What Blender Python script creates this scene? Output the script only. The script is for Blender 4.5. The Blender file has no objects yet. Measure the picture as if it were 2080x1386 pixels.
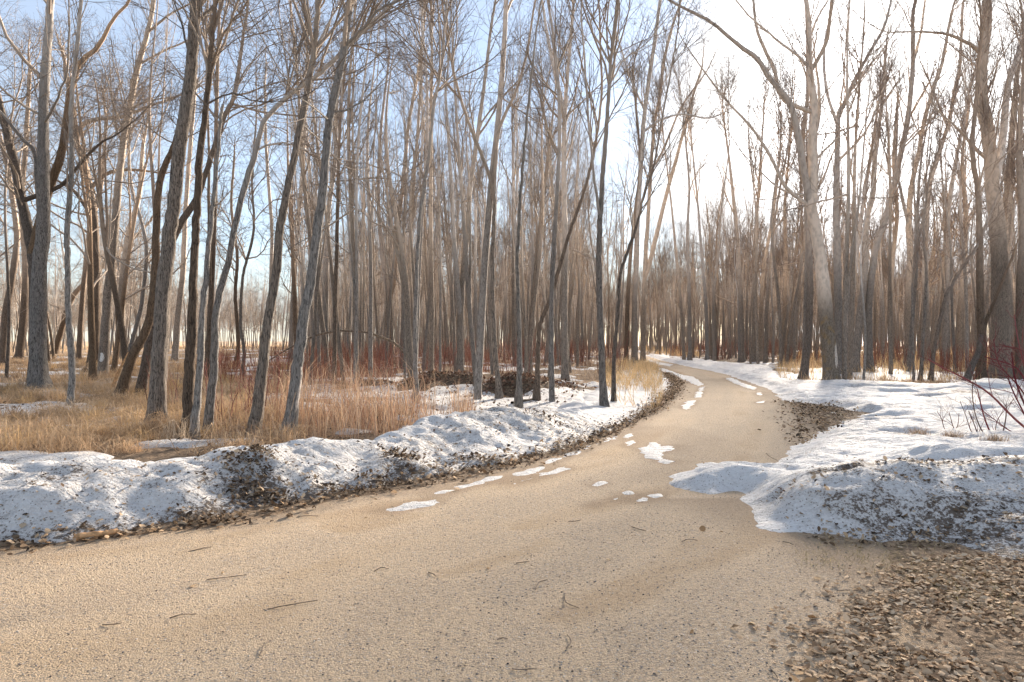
import bpy, math, random
import numpy as np
from mathutils import Vector

SC = bpy.context.scene
COL = SC.collection
F, HX, HY, CH = 1387.0, 1040.0, 693.0, 1.6      # photo focal length (px), centre (px), eye height (m)

# ------------------------------------------------------------------ camera
cam_d = bpy.data.cameras.new('camera'); cam = bpy.data.objects.new('camera', cam_d); COL.objects.link(cam)
cam_d.sensor_width = 36.0; cam_d.lens = 36.0 * F / 2080.0
cam_d.clip_start = 0.05; cam_d.clip_end = 5000.0
cam.location = (0, 0, CH); cam.rotation_euler = (math.radians(90), 0, 0)
SC.camera = cam

# ------------------------------------------------------------------ sky, sun, exposure
SUN_AZ, SUN_EL = 27.0, 16.0                      # degrees right of +Y, above the horizon
sdir = Vector((math.sin(math.radians(SUN_AZ)) * math.cos(math.radians(SUN_EL)),
               math.cos(math.radians(SUN_AZ)) * math.cos(math.radians(SUN_EL)), math.sin(math.radians(SUN_EL))))
W = bpy.data.worlds.new('World'); SC.world = W; W.use_nodes = True
nt = W.node_tree; nt.nodes.clear()


def N(t, typ, **kw):
    n = t.nodes.new(typ)
    for k, v in kw.items():
        if k == 'ins':
            for kk, vv in v.items():
                n.inputs[kk].default_value = vv
        else:
            setattr(n, k, v)
    return n


def math_node(t, op, a, b=None, clamp=False):
    n = t.nodes.new('ShaderNodeMath'); n.operation = op; n.use_clamp = clamp
    for i, v in enumerate((a, b)):
        if v is None: continue
        if isinstance(v, (int, float)): n.inputs[i].default_value = v
        else: t.links.new(v, n.inputs[i])
    return n.outputs[0]


def maprange(t, v, a, b, c=0.0, d=1.0, smooth=True):
    n = t.nodes.new('ShaderNodeMapRange'); n.interpolation_type = 'SMOOTHSTEP' if smooth else 'LINEAR'
    t.links.new(v, n.inputs[0])
    for i, x in zip((1, 2, 3, 4), (a, b, c, d)): n.inputs[i].default_value = x
    return n.outputs[0]


def mixc(t, fac, a, b, blend='MIX'):
    n = t.nodes.new('ShaderNodeMix'); n.data_type = 'RGBA'; n.blend_type = blend
    for s, v in ((n.inputs[0], fac), (n.inputs[6], a), (n.inputs[7], b)):
        if isinstance(v, (int, float)): s.default_value = v
        elif isinstance(v, tuple): s.default_value = (*v[:3], 1)
        else: t.links.new(v, s)
    return n.outputs[2]


sky = N(nt, 'ShaderNodeTexSky', sky_type='NISHITA', sun_disc=False)
sky.sun_elevation = math.radians(SUN_EL); sky.sun_rotation = math.radians(SUN_AZ)
sky.altitude = 0; sky.air_density = 0.9; sky.dust_density = 0.15; sky.ozone_density = 1.9
tc = N(nt, 'ShaderNodeTexCoord'); sep = N(nt, 'ShaderNodeSeparateXYZ'); nt.links.new(tc.outputs['Generated'], sep.inputs[0])
zz = math_node(nt, 'ADD', math_node(nt, 'MAXIMUM', sep.outputs[2], 0.0), 0.16)
cmb = N(nt, 'ShaderNodeCombineXYZ')
nt.links.new(math_node(nt, 'DIVIDE', sep.outputs[0], zz), cmb.inputs[0]); nt.links.new(math_node(nt, 'DIVIDE', sep.outputs[1], zz), cmb.inputs[1])
cn = N(nt, 'ShaderNodeTexNoise', ins={'Scale': 0.55, 'Detail': 7.0, 'Roughness': 0.55, 'Distortion': 0.4}); nt.links.new(cmb.outputs[0], cn.inputs['Vector'])
dotn = N(nt, 'ShaderNodeVectorMath', operation='DOT_PRODUCT'); nt.links.new(tc.outputs['Generated'], dotn.inputs[0]); dotn.inputs[1].default_value = sdir
sunness = maprange(nt, dotn.outputs['Value'], 0.955, 0.997)
lowness = maprange(nt, sep.outputs[2], 0.0, 0.36, 1.0, 0.0)
cov = math_node(nt, 'ADD', cn.outputs[0], math_node(nt, 'ADD', math_node(nt, 'MULTIPLY', sunness, 0.55), math_node(nt, 'MULTIPLY', lowness, 0.20)))
mask = maprange(nt, cov, 0.46, 0.90, 0.46, 1.0)
CLOUD = 2.5
glow = math_node(nt, 'ADD', 1.0, math_node(nt, 'MULTIPLY', math_node(nt, 'POWER', math_node(nt, 'MAXIMUM', dotn.outputs['Value'], 0.0), 55.0), 5.0))
cc = N(nt, 'ShaderNodeVectorMath', operation='SCALE'); cc.inputs[0].default_value = (CLOUD * 1.0, CLOUD * 0.99, CLOUD * 0.985); nt.links.new(glow, cc.inputs['Scale'])
skyc = mixc(nt, mask, sky.outputs[0], cc.outputs[0])
bg = N(nt, 'ShaderNodeBackground'); bg.inputs[1].default_value = 0.055; nt.links.new(skyc, bg.inputs[0])
wo = N(nt, 'ShaderNodeOutputWorld'); nt.links.new(bg.outputs[0], wo.inputs[0])

sun_d = bpy.data.lights.new('sun', 'SUN'); sun = bpy.data.objects.new('sun', sun_d); COL.objects.link(sun)
sun_d.energy = 5.0; sun_d.angle = math.radians(9); sun_d.color = (1.0, 0.86, 0.70)
sun.location = (20, 40, 30); sun.rotation_euler = (-sdir).to_track_quat('-Z', 'Y').to_euler()
SC.view_settings.view_transform = 'Standard'; SC.view_settings.look = 'None'
SC.view_settings.gamma = 1.0; SC.view_settings.use_curve_mapping = False
SC.view_settings.exposure = 2.56
SC.render.engine = 'CYCLES'
SC.cycles.use_denoising = True; SC.cycles.sample_clamp_indirect = 4.0
SC.cycles.max_bounces = 5; SC.cycles.diffuse_bounces = 3; SC.cycles.glossy_bounces = 2

# ------------------------------------------------------------------ numeric helpers
RNG = np.random.default_rng(7)


def hsh(ix, iy, seed):
    h = (ix.astype(np.int64) * 374761393 + iy.astype(np.int64) * 668265263 + seed * 1274126177) & 0xFFFFFFFF
    h = ((h ^ (h >> 13)) * 1274126177) & 0xFFFFFFFF
    return ((h ^ (h >> 16)) & 0xFFFF) / 65535.0


def vn(x, y, s, seed=0):
    x = np.asarray(x, float) * s; y = np.asarray(y, float) * s
    ix = np.floor(x); iy = np.floor(y); fx = x - ix; fy = y - iy
    fx = fx * fx * (3 - 2 * fx); fy = fy * fy * (3 - 2 * fy)
    a = hsh(ix, iy, seed); b = hsh(ix + 1, iy, seed); c = hsh(ix, iy + 1, seed); d = hsh(ix + 1, iy + 1, seed)
    return (a + (b - a) * fx) * (1 - fy) + (c + (d - c) * fx) * fy


def fbm(x, y, s, o=4, seed=0):
    r = 0.0; a = 0.5; t = 0.0
    for k in range(o):
        r = r + a * vn(x, y, s * 2 ** k, seed + k); t += a; a *= 0.5
    return r / t


def sst(v, a, b):
    t = np.clip((v - a) / (b - a), 0, 1); return t * t * (3 - 2 * t)


def G(x, y):                                     # photo pixel -> point on level ground
    D = CH * F / (y - HY); return ((x - HX) / F * D, D)


def Gl(pts): return np.array([G(*p) for p in pts])


def seg_dist(px, py, poly, closed=False):
    """distance, signed side (+ left of travel), segment index, parameter"""
    P = poly if not closed else np.vstack([poly, poly[:1]])
    best = np.full(px.shape, 1e9); side = np.zeros(px.shape); idx = np.zeros(px.shape, int); par = np.zeros(px.shape)
    for i in range(len(P) - 1):
        a = P[i]; d = P[i + 1] - a; L2 = d @ d
        t = np.clip(((px - a[0]) * d[0] + (py - a[1]) * d[1]) / L2, 0, 1)
        ex = px - a[0] - t * d[0]; ey = py - a[1] - t * d[1]; q = ex * ex + ey * ey
        m = q < best
        best[m] = q[m]; idx[m] = i; par[m] = t[m]; side[m] = (d[0] * (py - a[1]) - d[1] * (px - a[0]))[m]
    return np.sqrt(best), np.where(side >= 0, 1.0, -1.0), idx, par


def inside(px, py, poly):
    r = np.zeros(px.shape, bool); n = len(poly)
    for i in range(n):
        x1, y1 = poly[i]; x2, y2 = poly[(i + 1) % n]
        if y1 == y2: continue
        c = ((y1 > py) != (y2 > py)) & (px < (x2 - x1) * (py - y1) / (y2 - y1) + x1)
        r ^= c
    return r


def sdf(px, py, poly):                           # + inside
    d = seg_dist(px, py, poly, True)[0]; return np.where(inside(px, py, poly), d, -d)


def mesh_np(name, V, quads=None, tris=None, smooth=True, attrs=None, mats=()):
    V = np.asarray(V, np.float32); me = bpy.data.meshes.new(name)
    q = np.zeros((0, 4), np.int32) if quads is None else np.asarray(quads, np.int32)
    t = np.zeros((0, 3), np.int32) if tris is None else np.asarray(tris, np.int32)
    me.vertices.add(len(V)); me.vertices.foreach_set('co', V.ravel())
    me.loops.add(q.size + t.size); me.polygons.add(len(q) + len(t))
    me.loops.foreach_set('vertex_index', np.concatenate([q.ravel(), t.ravel()]))
    ls = np.concatenate([np.arange(len(q)) * 4, q.size + np.arange(len(t)) * 3]).astype(np.int32)
    me.polygons.foreach_set('loop_start', ls)
    me.polygons.foreach_set('use_smooth', np.full(len(q) + len(t), smooth))
    for k, v in (attrs or {}).items():
        v = np.asarray(v, np.float32)
        if v.ndim == 1:
            a = me.attributes.new(k, 'FLOAT', 'POINT'); a.data.foreach_set('value', v)
        else:
            a = me.attributes.new(k, 'FLOAT_COLOR', 'POINT')
            a.data.foreach_set('color', np.concatenate([v, np.ones((len(v), 1), np.float32)], 1).ravel())
    for m in mats: me.materials.append(m)
    me.update(); return me


def obj(name, me, parent=None, loc=None, **props):
    o = bpy.data.objects.new(name, me); COL.objects.link(o)
    if parent is not None: o.parent = parent
    if loc is not None: o.location = loc
    for k, v in props.items(): o[k] = v
    return o


# ------------------------------------------------------------------ materials
def new_mat(name):
    m = bpy.data.materials.new(name); m.use_nodes = True; t = m.node_tree
    b = t.nodes['Principled BSDF']; b.inputs['Specular IOR Level'].default_value = 0.25
    return m, t, b


def attr(t, name, col=False):
    a = N(t, 'ShaderNodeAttribute', attribute_name=name); return a.outputs['Color'] if col else a.outputs['Fac']


def coords(t, scale=(1, 1, 1)):
    c = N(t, 'ShaderNodeTexCoord'); m = N(t, 'ShaderNodeMapping'); m.inputs['Scale'].default_value = scale
    t.links.new(c.outputs['Object'], m.inputs[0]); return m.outputs[0]


def noise(t, v, scale, detail=4, rough=0.55, dist=0.0):
    n = N(t, 'ShaderNodeTexNoise', ins={'Scale': scale, 'Detail': detail, 'Roughness': rough, 'Distortion': dist})
    t.links.new(v, n.inputs['Vector']); return n.outputs[0]


def bump(t, b, h, strength, dist):
    n = N(t, 'ShaderNodeBump', ins={'Strength': strength, 'Distance': dist}); t.links.new(h, n.inputs['Height']); t.links.new(n.outputs[0], b.inputs['Normal'])


def bark(name, dark, mid, pale, moss=None):
    m, t, b = new_mat(name)
    v = coords(t, (1, 1, 0.17)); v2 = coords(t)
    vb = N(t, 'ShaderNodeTexVoronoi', feature='DISTANCE_TO_EDGE', ins={'Scale': 38.0})
    wn = N(t, 'ShaderNodeTexNoise', ins={'Scale': 30.0, 'Detail': 3.0}); t.links.new(v, wn.inputs['Vector']); wv = N(t, 'ShaderNodeVectorMath', operation='MULTIPLY_ADD'); wv.inputs[1].default_value = (.05, .05, .05); t.links.new(wn.outputs['Color'], wv.inputs[0]); t.links.new(coords(t, (1, 1, 0.10)), wv.inputs[2]); t.links.new(wv.outputs[0], vb.inputs['Vector'])
    fur = math_node(t, 'ADD', math_node(t, 'MULTIPLY', noise(t, v, 46, 6, 0.68, 1.1), 0.82), math_node(t, 'MULTIPLY', maprange(t, vb.outputs['Distance'], 0.0, 0.25), 0.15)); big = noise(t, v2, 2.2, 4)
    tone = attr(t, 'tone')
    base = mixc(t, maprange(t, fur, 0.34, 0.55), dark, mid)
    base = mixc(t, maprange(t, big, 0.35, 0.7, 0.0, 0.45), base, tuple(c * 0.6 for c in mid))
    if moss: base = mixc(t, maprange(t, noise(t, v2, 3.3, 3), 0.52, 0.66, 0.0, 0.6), base, moss)
    smooth = mixc(t, maprange(t, noise(t, coords(t, (1, 1, 0.5)), 9, 4), 0.4, 0.7), pale, tuple(c * 0.68 for c in pale))
    col = mixc(t, tone, base, smooth)
    oi = N(t, 'ShaderNodeObjectInfo')
    hsv = N(t, 'ShaderNodeHueSaturation'); t.links.new(col, hsv.inputs['Color']); t.links.new(maprange(t, math_node(t, 'FRACT', math_node(t, 'MULTIPLY', oi.outputs['Random'], 7.3)), 0, 1, 0.6, 1.2, False), hsv.inputs['Saturation']); t.links.new(maprange(t, oi.outputs['Random'], 0, 1, 0.78, 1.2, False), hsv.inputs['Value'])
    t.links.new(hsv.outputs[0], b.inputs['Base Color']); b.inputs['Roughness'].default_value = 0.9
    h = math_node(t, 'MULTIPLY', fur, math_node(t, 'SUBTRACT', 1.15, tone)); bump(t, b, h, 1.0, 0.05)
    return m


M_GREY = bark('bark_grey', (0.055, 0.046, 0.039), (0.37, 0.32, 0.275), (0.48, 0.41, 0.345))
M_BROWN = bark('bark_brown', (0.05, 0.037, 0.028), (0.24, 0.175, 0.125), (0.42, 0.32, 0.24))
M_TAN = bark('bark_tan', (0.10, 0.083, 0.068), (0.37, 0.315, 0.265), (0.62, 0.53, 0.445))
M_MOSS = bark('bark_mossy', (0.070, 0.052, 0.036), (0.26, 0.20, 0.14), (0.58, 0.46, 0.35), (0.26, 0.15, 0.03))
M_PALE = bark('bark_pale_grey', (0.085, 0.076, 0.068), (0.39, 0.35, 0.31), (0.46, 0.40, 0.34))


def plain(name, col, rough=0.85, var=0.35, scale=8):
    m, t, b = new_mat(name)
    n = noise(t, coords(t), scale, 4)
    t.links.new(mixc(t, maprange(t, n, 0.35, 0.65), tuple(c * (1 - var) for c in col), tuple(min(1, c * (1 + var)) for c in col)), b.inputs['Base Color'])
    b.inputs['Roughness'].default_value = rough
    return m


def twig_mat(name, thin, thick):
    m, t, b = new_mat(name)
    t.links.new(mixc(t, attr(t, 'tone'), thin, thick), b.inputs['Base Color']); b.inputs['Roughness'].default_value = 0.8
    return m


M_TWIG = twig_mat('twig_brown', (0.17, 0.135, 0.11), (0.42, 0.345, 0.28))
M_TWIG_R = twig_mat('twig_greyish', (0.15, 0.115, 0.098), (0.52, 0.41, 0.32))
M_WOOD = plain('bare_wood', (0.50, 0.44, 0.38), 0.8, 0.25, 22)
M_WOODO = plain('split_orange_wood', (0.52, 0.30, 0.15), 0.8, 0.3, 22)
M_BLAZE = plain('white_blaze', (0.70, 0.69, 0.66), 0.8, 0.15, 30)
M_DEAD = plain('dead_wood', (0.20, 0.155, 0.115), 0.9, 0.5, 16)
M_DARKLOG = plain('wet_log', (0.075, 0.052, 0.040), 0.9, 0.5, 14)


def colmat(name, rough=0.8, trans=0.0):
    m, t, b = new_mat(name)
    t.links.new(attr(t, 'col', True), b.inputs['Base Color']); b.inputs['Roughness'].default_value = rough
    b.inputs['Specular IOR Level'].default_value = 0.03
    if trans:
        tr = N(t, 'ShaderNodeBsdfTranslucent'); t.links.new(attr(t, 'col', True), tr.inputs[0])
        mx = N(t, 'ShaderNodeMixShader'); mx.inputs[0].default_value = trans
        out = t.nodes['Material Output']; t.links.new(b.outputs[0], mx.inputs[1]); t.links.new(tr.outputs[0], mx.inputs[2]); t.links.new(mx.outputs[0], out.inputs[0])
    return m


M_LEAF = colmat('dead_leaf', 0.75, 0.15)
M_GRASS = colmat('dry_grass', 0.8, 0.25)
M_DOG = colmat('red_stem', 0.55)
M_PEB = colmat('pebble', 0.85)

# ground
M_SOIL, t, b = new_mat('forest_soil')
v = coords(t); st = attr(t, 'straw')
n1 = noise(t, v, 14, 6, 0.65); n2 = noise(t, v, 1.1, 4)
soil = mixc(t, maprange(t, n1, 0.35, 0.65), (0.055, 0.038, 0.026), (0.20, 0.145, 0.095))
straw = mixc(t, maprange(t, n1, 0.33, 0.62), (0.14, 0.092, 0.058), (0.52, 0.36, 0.225))
f_ = math_node(t, 'MULTIPLY', st, maprange(t, n2, 0.28, 0.55, 0.35, 1.0))
t.links.new(mixc(t, f_, soil, straw), b.inputs['Base Color']); b.inputs['Roughness'].default_value = 0.95
bump(t, b, n1, 1.0, 0.06)

M_ROAD, t, b = new_mat('packed_gravel')
v = coords(t)
vo = N(t, 'ShaderNodeTexVoronoi', ins={'Scale': 95.0}); t.links.new(v, vo.inputs['Vector'])
vo2 = N(t, 'ShaderNodeTexVoronoi', ins={'Scale': 42.0}); t.links.new(v, vo2.inputs['Vector'])
sp = N(t, 'ShaderNodeSeparateColor'); t.links.new(vo.outputs['Color'], sp.inputs[0])
sp2 = N(t, 'ShaderNodeSeparateColor'); t.links.new(vo2.outputs['Color'], sp2.inputs[0])
big = noise(t, v, 0.55, 5, 0.6); strk = noise(t, coords(t, (0.5, 1.6, 1)), 1.3, 4); fine = noise(t, v, 260, 3, 0.7)
sand = mixc(t, maprange(t, big, 0.32, 0.68), (0.53, 0.38, 0.235), (0.64, 0.475, 0.305))
sand = mixc(t, maprange(t, fine, 0.35, 0.7, 0.0, 0.45), sand, (0.22, 0.15, 0.095))
grav = mixc(t, sp.outputs[0], (0.17, 0.13, 0.10), (0.64, 0.50, 0.355))
grav = mixc(t, maprange(t, sp.outputs[1], 0.8, 0.86), grav, (0.20, 0.21, 0.22))
gm = math_node(t, 'MULTIPLY', maprange(t, math_node(t, 'ADD', math_node(t, 'MULTIPLY', attr(t, 'track'), 0.7), math_node(t, 'MULTIPLY', sp.outputs[2], 0.55)), 0.50, 0.85), 0.55)
sand = mixc(t, maprange(t, attr(t, 'track'), 0.38, 0.62, 0.0, 0.6), sand, (0.68, 0.525, 0.36))
c1 = mixc(t, gm, sand, grav)
dk = math_node(t, 'MULTIPLY', maprange(t, sp2.outputs[0], 0.80, 0.85), maprange(t, vo2.outputs['Distance'], 0.25, 0.4, 0.8, 0.0))
c1 = mixc(t, dk, c1, (0.10, 0.09, 0.085))
lt = math_node(t, 'MULTIPLY', maprange(t, sp2.outputs[1], 0.9, 0.93), maprange(t, vo2.outputs['Distance'], 0.2, 0.35, 0.7, 0.0))
c1 = mixc(t, lt, c1, (0.66, 0.60, 0.52))
c1 = mixc(t, maprange(t, attr(t, 'damp'), 0.0, 1.0, 0.0, 0.5), c1, (0.22, 0.15, 0.095))
t.links.new(c1, b.inputs['Base Color']); b.inputs['Roughness'].default_value = 0.95
hh = math_node(t, 'ADD', math_node(t, 'MULTIPLY', vo.outputs['Distance'], -0.6), math_node(t, 'ADD', math_node(t, 'MULTIPLY', fine, 0.5), math_node(t, 'MULTIPLY', noise(t, v, 24, 4), 1.2)))
bump(t, b, hh, 0.9, 0.014)

M_SNOW, t, b = new_mat('old_snow')
v = coords(t); dirt = attr(t, 'dirt')
na = noise(t, v, 11, 5, 0.7); nb = noise(t, v, 38, 4, 0.7); nc = noise(t, v, 3.0, 4)
sp_ = math_node(t, 'ADD', math_node(t, 'MULTIPLY', na, 0.42), math_node(t, 'ADD', math_node(t, 'MULTIPLY', nb, 0.42), math_node(t, 'MULTIPLY', nc, 0.16)))
thr = math_node(t, 'ADD', sp_, math_node(t, 'MULTIPLY', dirt, 0.19))
m1 = maprange(t, thr, 0.66, 0.72); m2 = maprange(t, thr, 0.48, 0.72, 0.0, 0.5)  # m2: grey film, dirt plus the bank front's shading put into the colour
clean = mixc(t, nc, (0.70, 0.695, 0.69), (0.86, 0.85, 0.84))
fs = N(t, 'ShaderNodeTexVoronoi', ins={'Scale': 55.0}); t.links.new(v, fs.inputs['Vector']); fsp = N(t, 'ShaderNodeSeparateColor'); t.links.new(fs.outputs['Color'], fsp.inputs[0])
spk = math_node(t, 'MULTIPLY', maprange(t, math_node(t, 'ADD', fsp.outputs[0], math_node(t, 'MULTIPLY', dirt, 0.28)), 0.94, 0.99), maprange(t, fs.outputs['Distance'], 0.25, 0.5, 0.85, 0.0))
c = mixc(t, m2, clean, (0.42, 0.37, 0.33)); c = mixc(t, spk, c, (0.13, 0.095, 0.065)); c = mixc(t, math_node(t, 'MULTIPLY', m1, 0.9), c, (0.10, 0.068, 0.045))
t.links.new(c, b.inputs['Base Color']); b.inputs['Roughness'].default_value = 0.7
bump(t, b, math_node(t, 'ADD', noise(t, coords(t, (0.6, 1.5, 1)), 7, 5, 0.6), math_node(t, 'MULTIPLY', nb, 0.3)), 1.0, 0.10)

# ------------------------------------------------------------------ ground, road and snow fields
ROAD = np.vstack([Gl([(-700, 1260), (-400, 1190), (0, 1126), (116, 1114), (240, 1094), (348, 1083), (541, 1052), (700, 1015), (855, 994), (971, 971),
                      (1048, 948), (1164, 921), (1215, 898), (1275, 869), (1329, 842), (1372, 806), (1388, 778), (1362, 758), (1322, 744), (1300, 734), (1285, 722), (1230, 715)]),
                  Gl([(1250, 711), (1309, 719), (1345, 732), (1401, 745), (1473, 759), (1560, 789), (1600, 817), (1650, 850), (1665, 900), (1690, 960), (1740, 1030), (1790, 1100)]),
                  np.array([(2.55, 4.6), (2.2, 3.6), (2.0, 1.5), (2.4, -8), (-12, -8), (-12, 3.0)])])
BUMPS = [(845, 797, .35, .8), (860, 790, .3, .7), (905, 790, .3, .9), (953, 793, .32, .8), (1011, 803, .3, .7), (1054, 806, .3, .8), (1095, 803, .3, .8), (1130, 795, .22, .8),
         (720, 790, .2, .7), (760, 792, .2, .7)]
BUMPS = [(*G(x, y), h, r) for x, y, h, r in BUMPS]


def zground(x, y):
    x = np.asarray(x, float); y = np.asarray(y, float)
    off = sst(y, 6, 11) * 1.0
    d = seg_dist(x, y, ROAD, True)[0]; ins = inside(x, y, ROAD)
    off = off * np.where(ins, 0.0, sst(d, 0.3, 2.5))
    z = (fbm(x, y, 0.22, 4, 3) - 0.5) * 0.34 * off + (fbm(x, y, 1.3, 3, 9) - 0.5) * 0.10 * off
    for bx, by, h, r in BUMPS:
        z = z + h * np.exp(-((x - bx) ** 2 + (y - by) ** 2) / (r * r))
    return z - 0.02 * np.where(ins, 1, 0)


LE = [(-400, 1172, .48, 1.3), (0, 1105, .50, 1.28), (116, 1093, .50, 1.25), (240, 1082, .47, 1.2), (348, 1062, .45, 1.15), (450, 1040, .46, 1.1), (541, 1022, .50, 1.1),
      (640, 1010, .50, 1.1), (700, 996, .48, 1.1), (800, 979, .47, 1.1), (900, 961, .42, 1.15), (1000, 941, .44, 1.4), (1100, 919, .56, 1.7), (1190, 892, .36, 1.25),
      (1271, 858, .22, 1.1), (1314, 829, .17, 1.1), (1358, 793, .13, 1.6), (1366, 778, .12, 1.8), (1345, 757, .10, 2.0), (1315, 745, .07, 1.5)]
LEP = Gl([(a, b_) for a, b_, _, _ in LE]); LEH = np.array([q[2] for q in LE]); LEC = np.array([q[3] for q in LE])


def t_left(x, y):
    d, s, i, p = seg_dist(x, y, LEP)
    H = LEH[i] * (1 - p) + LEH[i + 1] * p; C = LEC[i] * (1 - p) + LEC[i + 1] * p
    d = d * s + (fbm(x, y, 2.2, 3, 21) - 0.5) * 0.45 + (vn(x, y, 7, 25) - 0.5) * 0.08
    H = H * (0.66 + 0.36 * vn(x, y, 0.5, 5))
    up = H * sst(d, -0.15 * C, C) ** 0.9 ; dn = H * (1 - sst(d, C, C + 0.85)) - 0.10 * sst(d, C + .35, C + 1.2)
    t_ = np.where(d < C, up, dn)
    rough_ = (fbm(x, y, 1.1, 4, 33) - 0.5) * 0.24 + (0.5 - np.abs(fbm(x, y, 5, 3, 35) - 0.5) * 3) * 0.05 + (vn(x, y, 16, 36) - .5) * .022
    t_ = t_ + rough_ * np.clip(t_ / 0.25, 0, 1) + np.where(d < 0, d * 0.45, 0)
    first = (i == 0) & (p <= 0) | (i == len(LEP) - 2) & (p >= 1)
    return np.where(first, -0.2, t_)


RS = np.vstack([Gl([(2500, 1180), (2200, 1150), (2080, 1137), (2037, 1126), (1937, 1106), (1728, 1098), (1658, 1087), (1597, 1079), (1523, 1059), (1508, 1040), (1500, 1004), (1446, 1012),
                    (1380, 996), (1345, 985), (1378, 960), (1438, 942), (1527, 951), (1573, 939), (1618, 902), (1650, 888), (1700, 862), (1738, 842), (1715, 828), (1650, 821),
                    (1596, 816), (1560, 790), (1473, 760), (1401, 746), (1345, 733), (1309, 722)]),
                Gl([(1345, 723), (1420, 733), (1500, 741), (1560, 745), (1584, 763), (1618, 780), (1740, 781), (1812, 789), (1921, 793), (1993, 783), (2080, 770), (2500, 768)])])


HOLES = [(*G(cx_, cy_), rx, ry, w) for cx_, cy_, rx, ry, w in [(1735, 838, .5, .22, .3), (1775, 850, .55, .2, .3), (1810, 862, .45, .18, .26), (1852, 893, .35, .2, .3), (1850, 806, .7, .35, .3), (1790, 798, .6, .3, .28), (1720, 795, .5, .3, .22), (1950, 803, 1.0, .35, .26), (1900, 815, .5, .25, .22), (2000, 840, .5, .25, .2), (1700, 815, .5, .25, .22), (2040, 800, .7, .3, .22)]]


def t_right(x, y):
    d = sdf(x, y, RS) + (fbm(x, y, 1.9, 3, 41) - 0.5) * 0.35 + (vn(x, y, 6, 43) - 0.5) * 0.07
    t_ = 0.16 * sst(d, -0.05, 0.7) + np.where(d < 0, d * 0.4, 0)
    yr = 6.55 + 0.05 * (x - 3) + 0.25 * (vn(x, x * 0, 0.7, 50) - 0.5)      # ridge of the ploughed heap
    end = sst(x, 2.3, 3.4) * (0.85 + 0.35 * vn(x, y * 0, 0.6, 51))
    r = y - yr
    heap = 0.25 * end * np.where(r < 0, np.exp(-(r / 0.72) ** 2), np.exp(-(r / 0.5) ** 2))
    heap2 = 0.20 * sst(x, 4.2, 5.2) * np.exp(-((y - 8.1) / 0.6) ** 2)
    ker = 0.05 * np.exp(-((x - 2.55) / 0.5) ** 2 - ((y - 6.9) / 0.8) ** 2)
    rise = 0.16 * np.exp(-((x - 15.5) / 2.2) ** 2 - ((y - 24) / 3.5) ** 2)
    rough_ = (fbm(x, y, 1.2, 4, 44) - 0.5) * 0.13 + (0.5 - np.abs(fbm(x * 0.6, y * 1.4, 4.5, 3, 47) - 0.5) * 3) * 0.04 + (vn(x, y, 15, 48) - .5) * .018
    for bx, by, rx, ry, w in HOLES: t_ = t_ - w * np.exp(-((x - bx) / rx) ** 2 - ((y - by) / ry) ** 2) * (.5 + fbm(x, y, 4, 3, 49))
    return t_ + (heap + heap2 + ker + rise + rough_) * sst(t_, 0.0, 0.14)


SNOWB = [(*G(x, y), rx, ry, w) for x, y, rx, ry, w in [
    (900, 800, 3.5, 4.0, .22), (1010, 830, 2.6, 2.2, .28), (780, 775, 4, 5, .24), (1120, 800, 3, 4, .22), (860, 840, 1.2, 1.4, .16), (1180, 815, 1.0, 1.6, .2), (60, 830, 3.0, 2.2, .30), (30, 790, 2.5, 1.5, .25),
    (560, 735, 6, 8, .30), (480, 705, 20, 12, .22), (1800, 758, 7, 4, .28), (1700, 765, 4, 3, .2), (480, 875, .7, .9, .2), (165, 873, .9, .5, .22), (330, 908, .7, .35, .24), (455, 902, .7, .4, .26),
    (740, 880, .7, .5, .2), (1500, 715, 20, 12, .15), (60, 700, 20, 10, .12), (1240, 815, .8, 1.2, -.4), (200, 880, 2.5, 2.0, -.08), (1290, 770, 1.6, 6, -.35), (620, 850, 2.2, 2.2, -.15)]]


def t_forest(x, y):
    v_ = fbm(x, y, 0.45, 4, 61) * 0.75 + vn(x, y, 2.7, 66) * 0.25 - 0.625
    for bx, by, rx, ry, w in SNOWB:
        v_ = v_ + w * np.exp(-((x - bx) / rx) ** 2 - ((y - by) / ry) ** 2)
    for bx, by, h, r in BUMPS:
        v_ = v_ - 0.5 * np.exp(-((x - bx) ** 2 + (y - by + .25) ** 2) / (r * r * .6))
    d = sdf(x, y, ROAD); v_ = v_ - 2 * sst(d, -0.6, 0.1)
    return np.clip(v_ * 0.9, -0.2, 0.07)


def grid(xs, ys):
    X, Y = np.meshgrid(xs, ys); nx = len(xs); ny = len(ys)
    i = np.arange(ny - 1)[:, None] * nx + np.arange(nx - 1)[None, :]
    Q = np.stack([i, i + 1, i + nx + 1, i + nx], -1).reshape(-1, 4)
    return X.ravel(), Y.ravel(), Q


def keep(V, Q, ok, at):
    k = ok[Q].any(1); Q = Q[k]; u, inv = np.unique(Q, return_inverse=True)
    return V[u], inv.reshape(Q.shape), {n_: a[u] for n_, a in at.items()}


def spread(a, b, step0, far, g=1.12):            # fine between a..b, growing outwards to +-far
    mid = np.arange(a, b + 1e-6, step0); r = []; s = step0; q = mid[-1]
    while q < far[1]: s = min(s * g, 60); q += s; r.append(q)
    l = []; s = step0; q = mid[0]
    while q > far[0]: s = min(s * g, 60); q -= s; l.append(q)
    return np.concatenate([l[::-1], mid, r])


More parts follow.
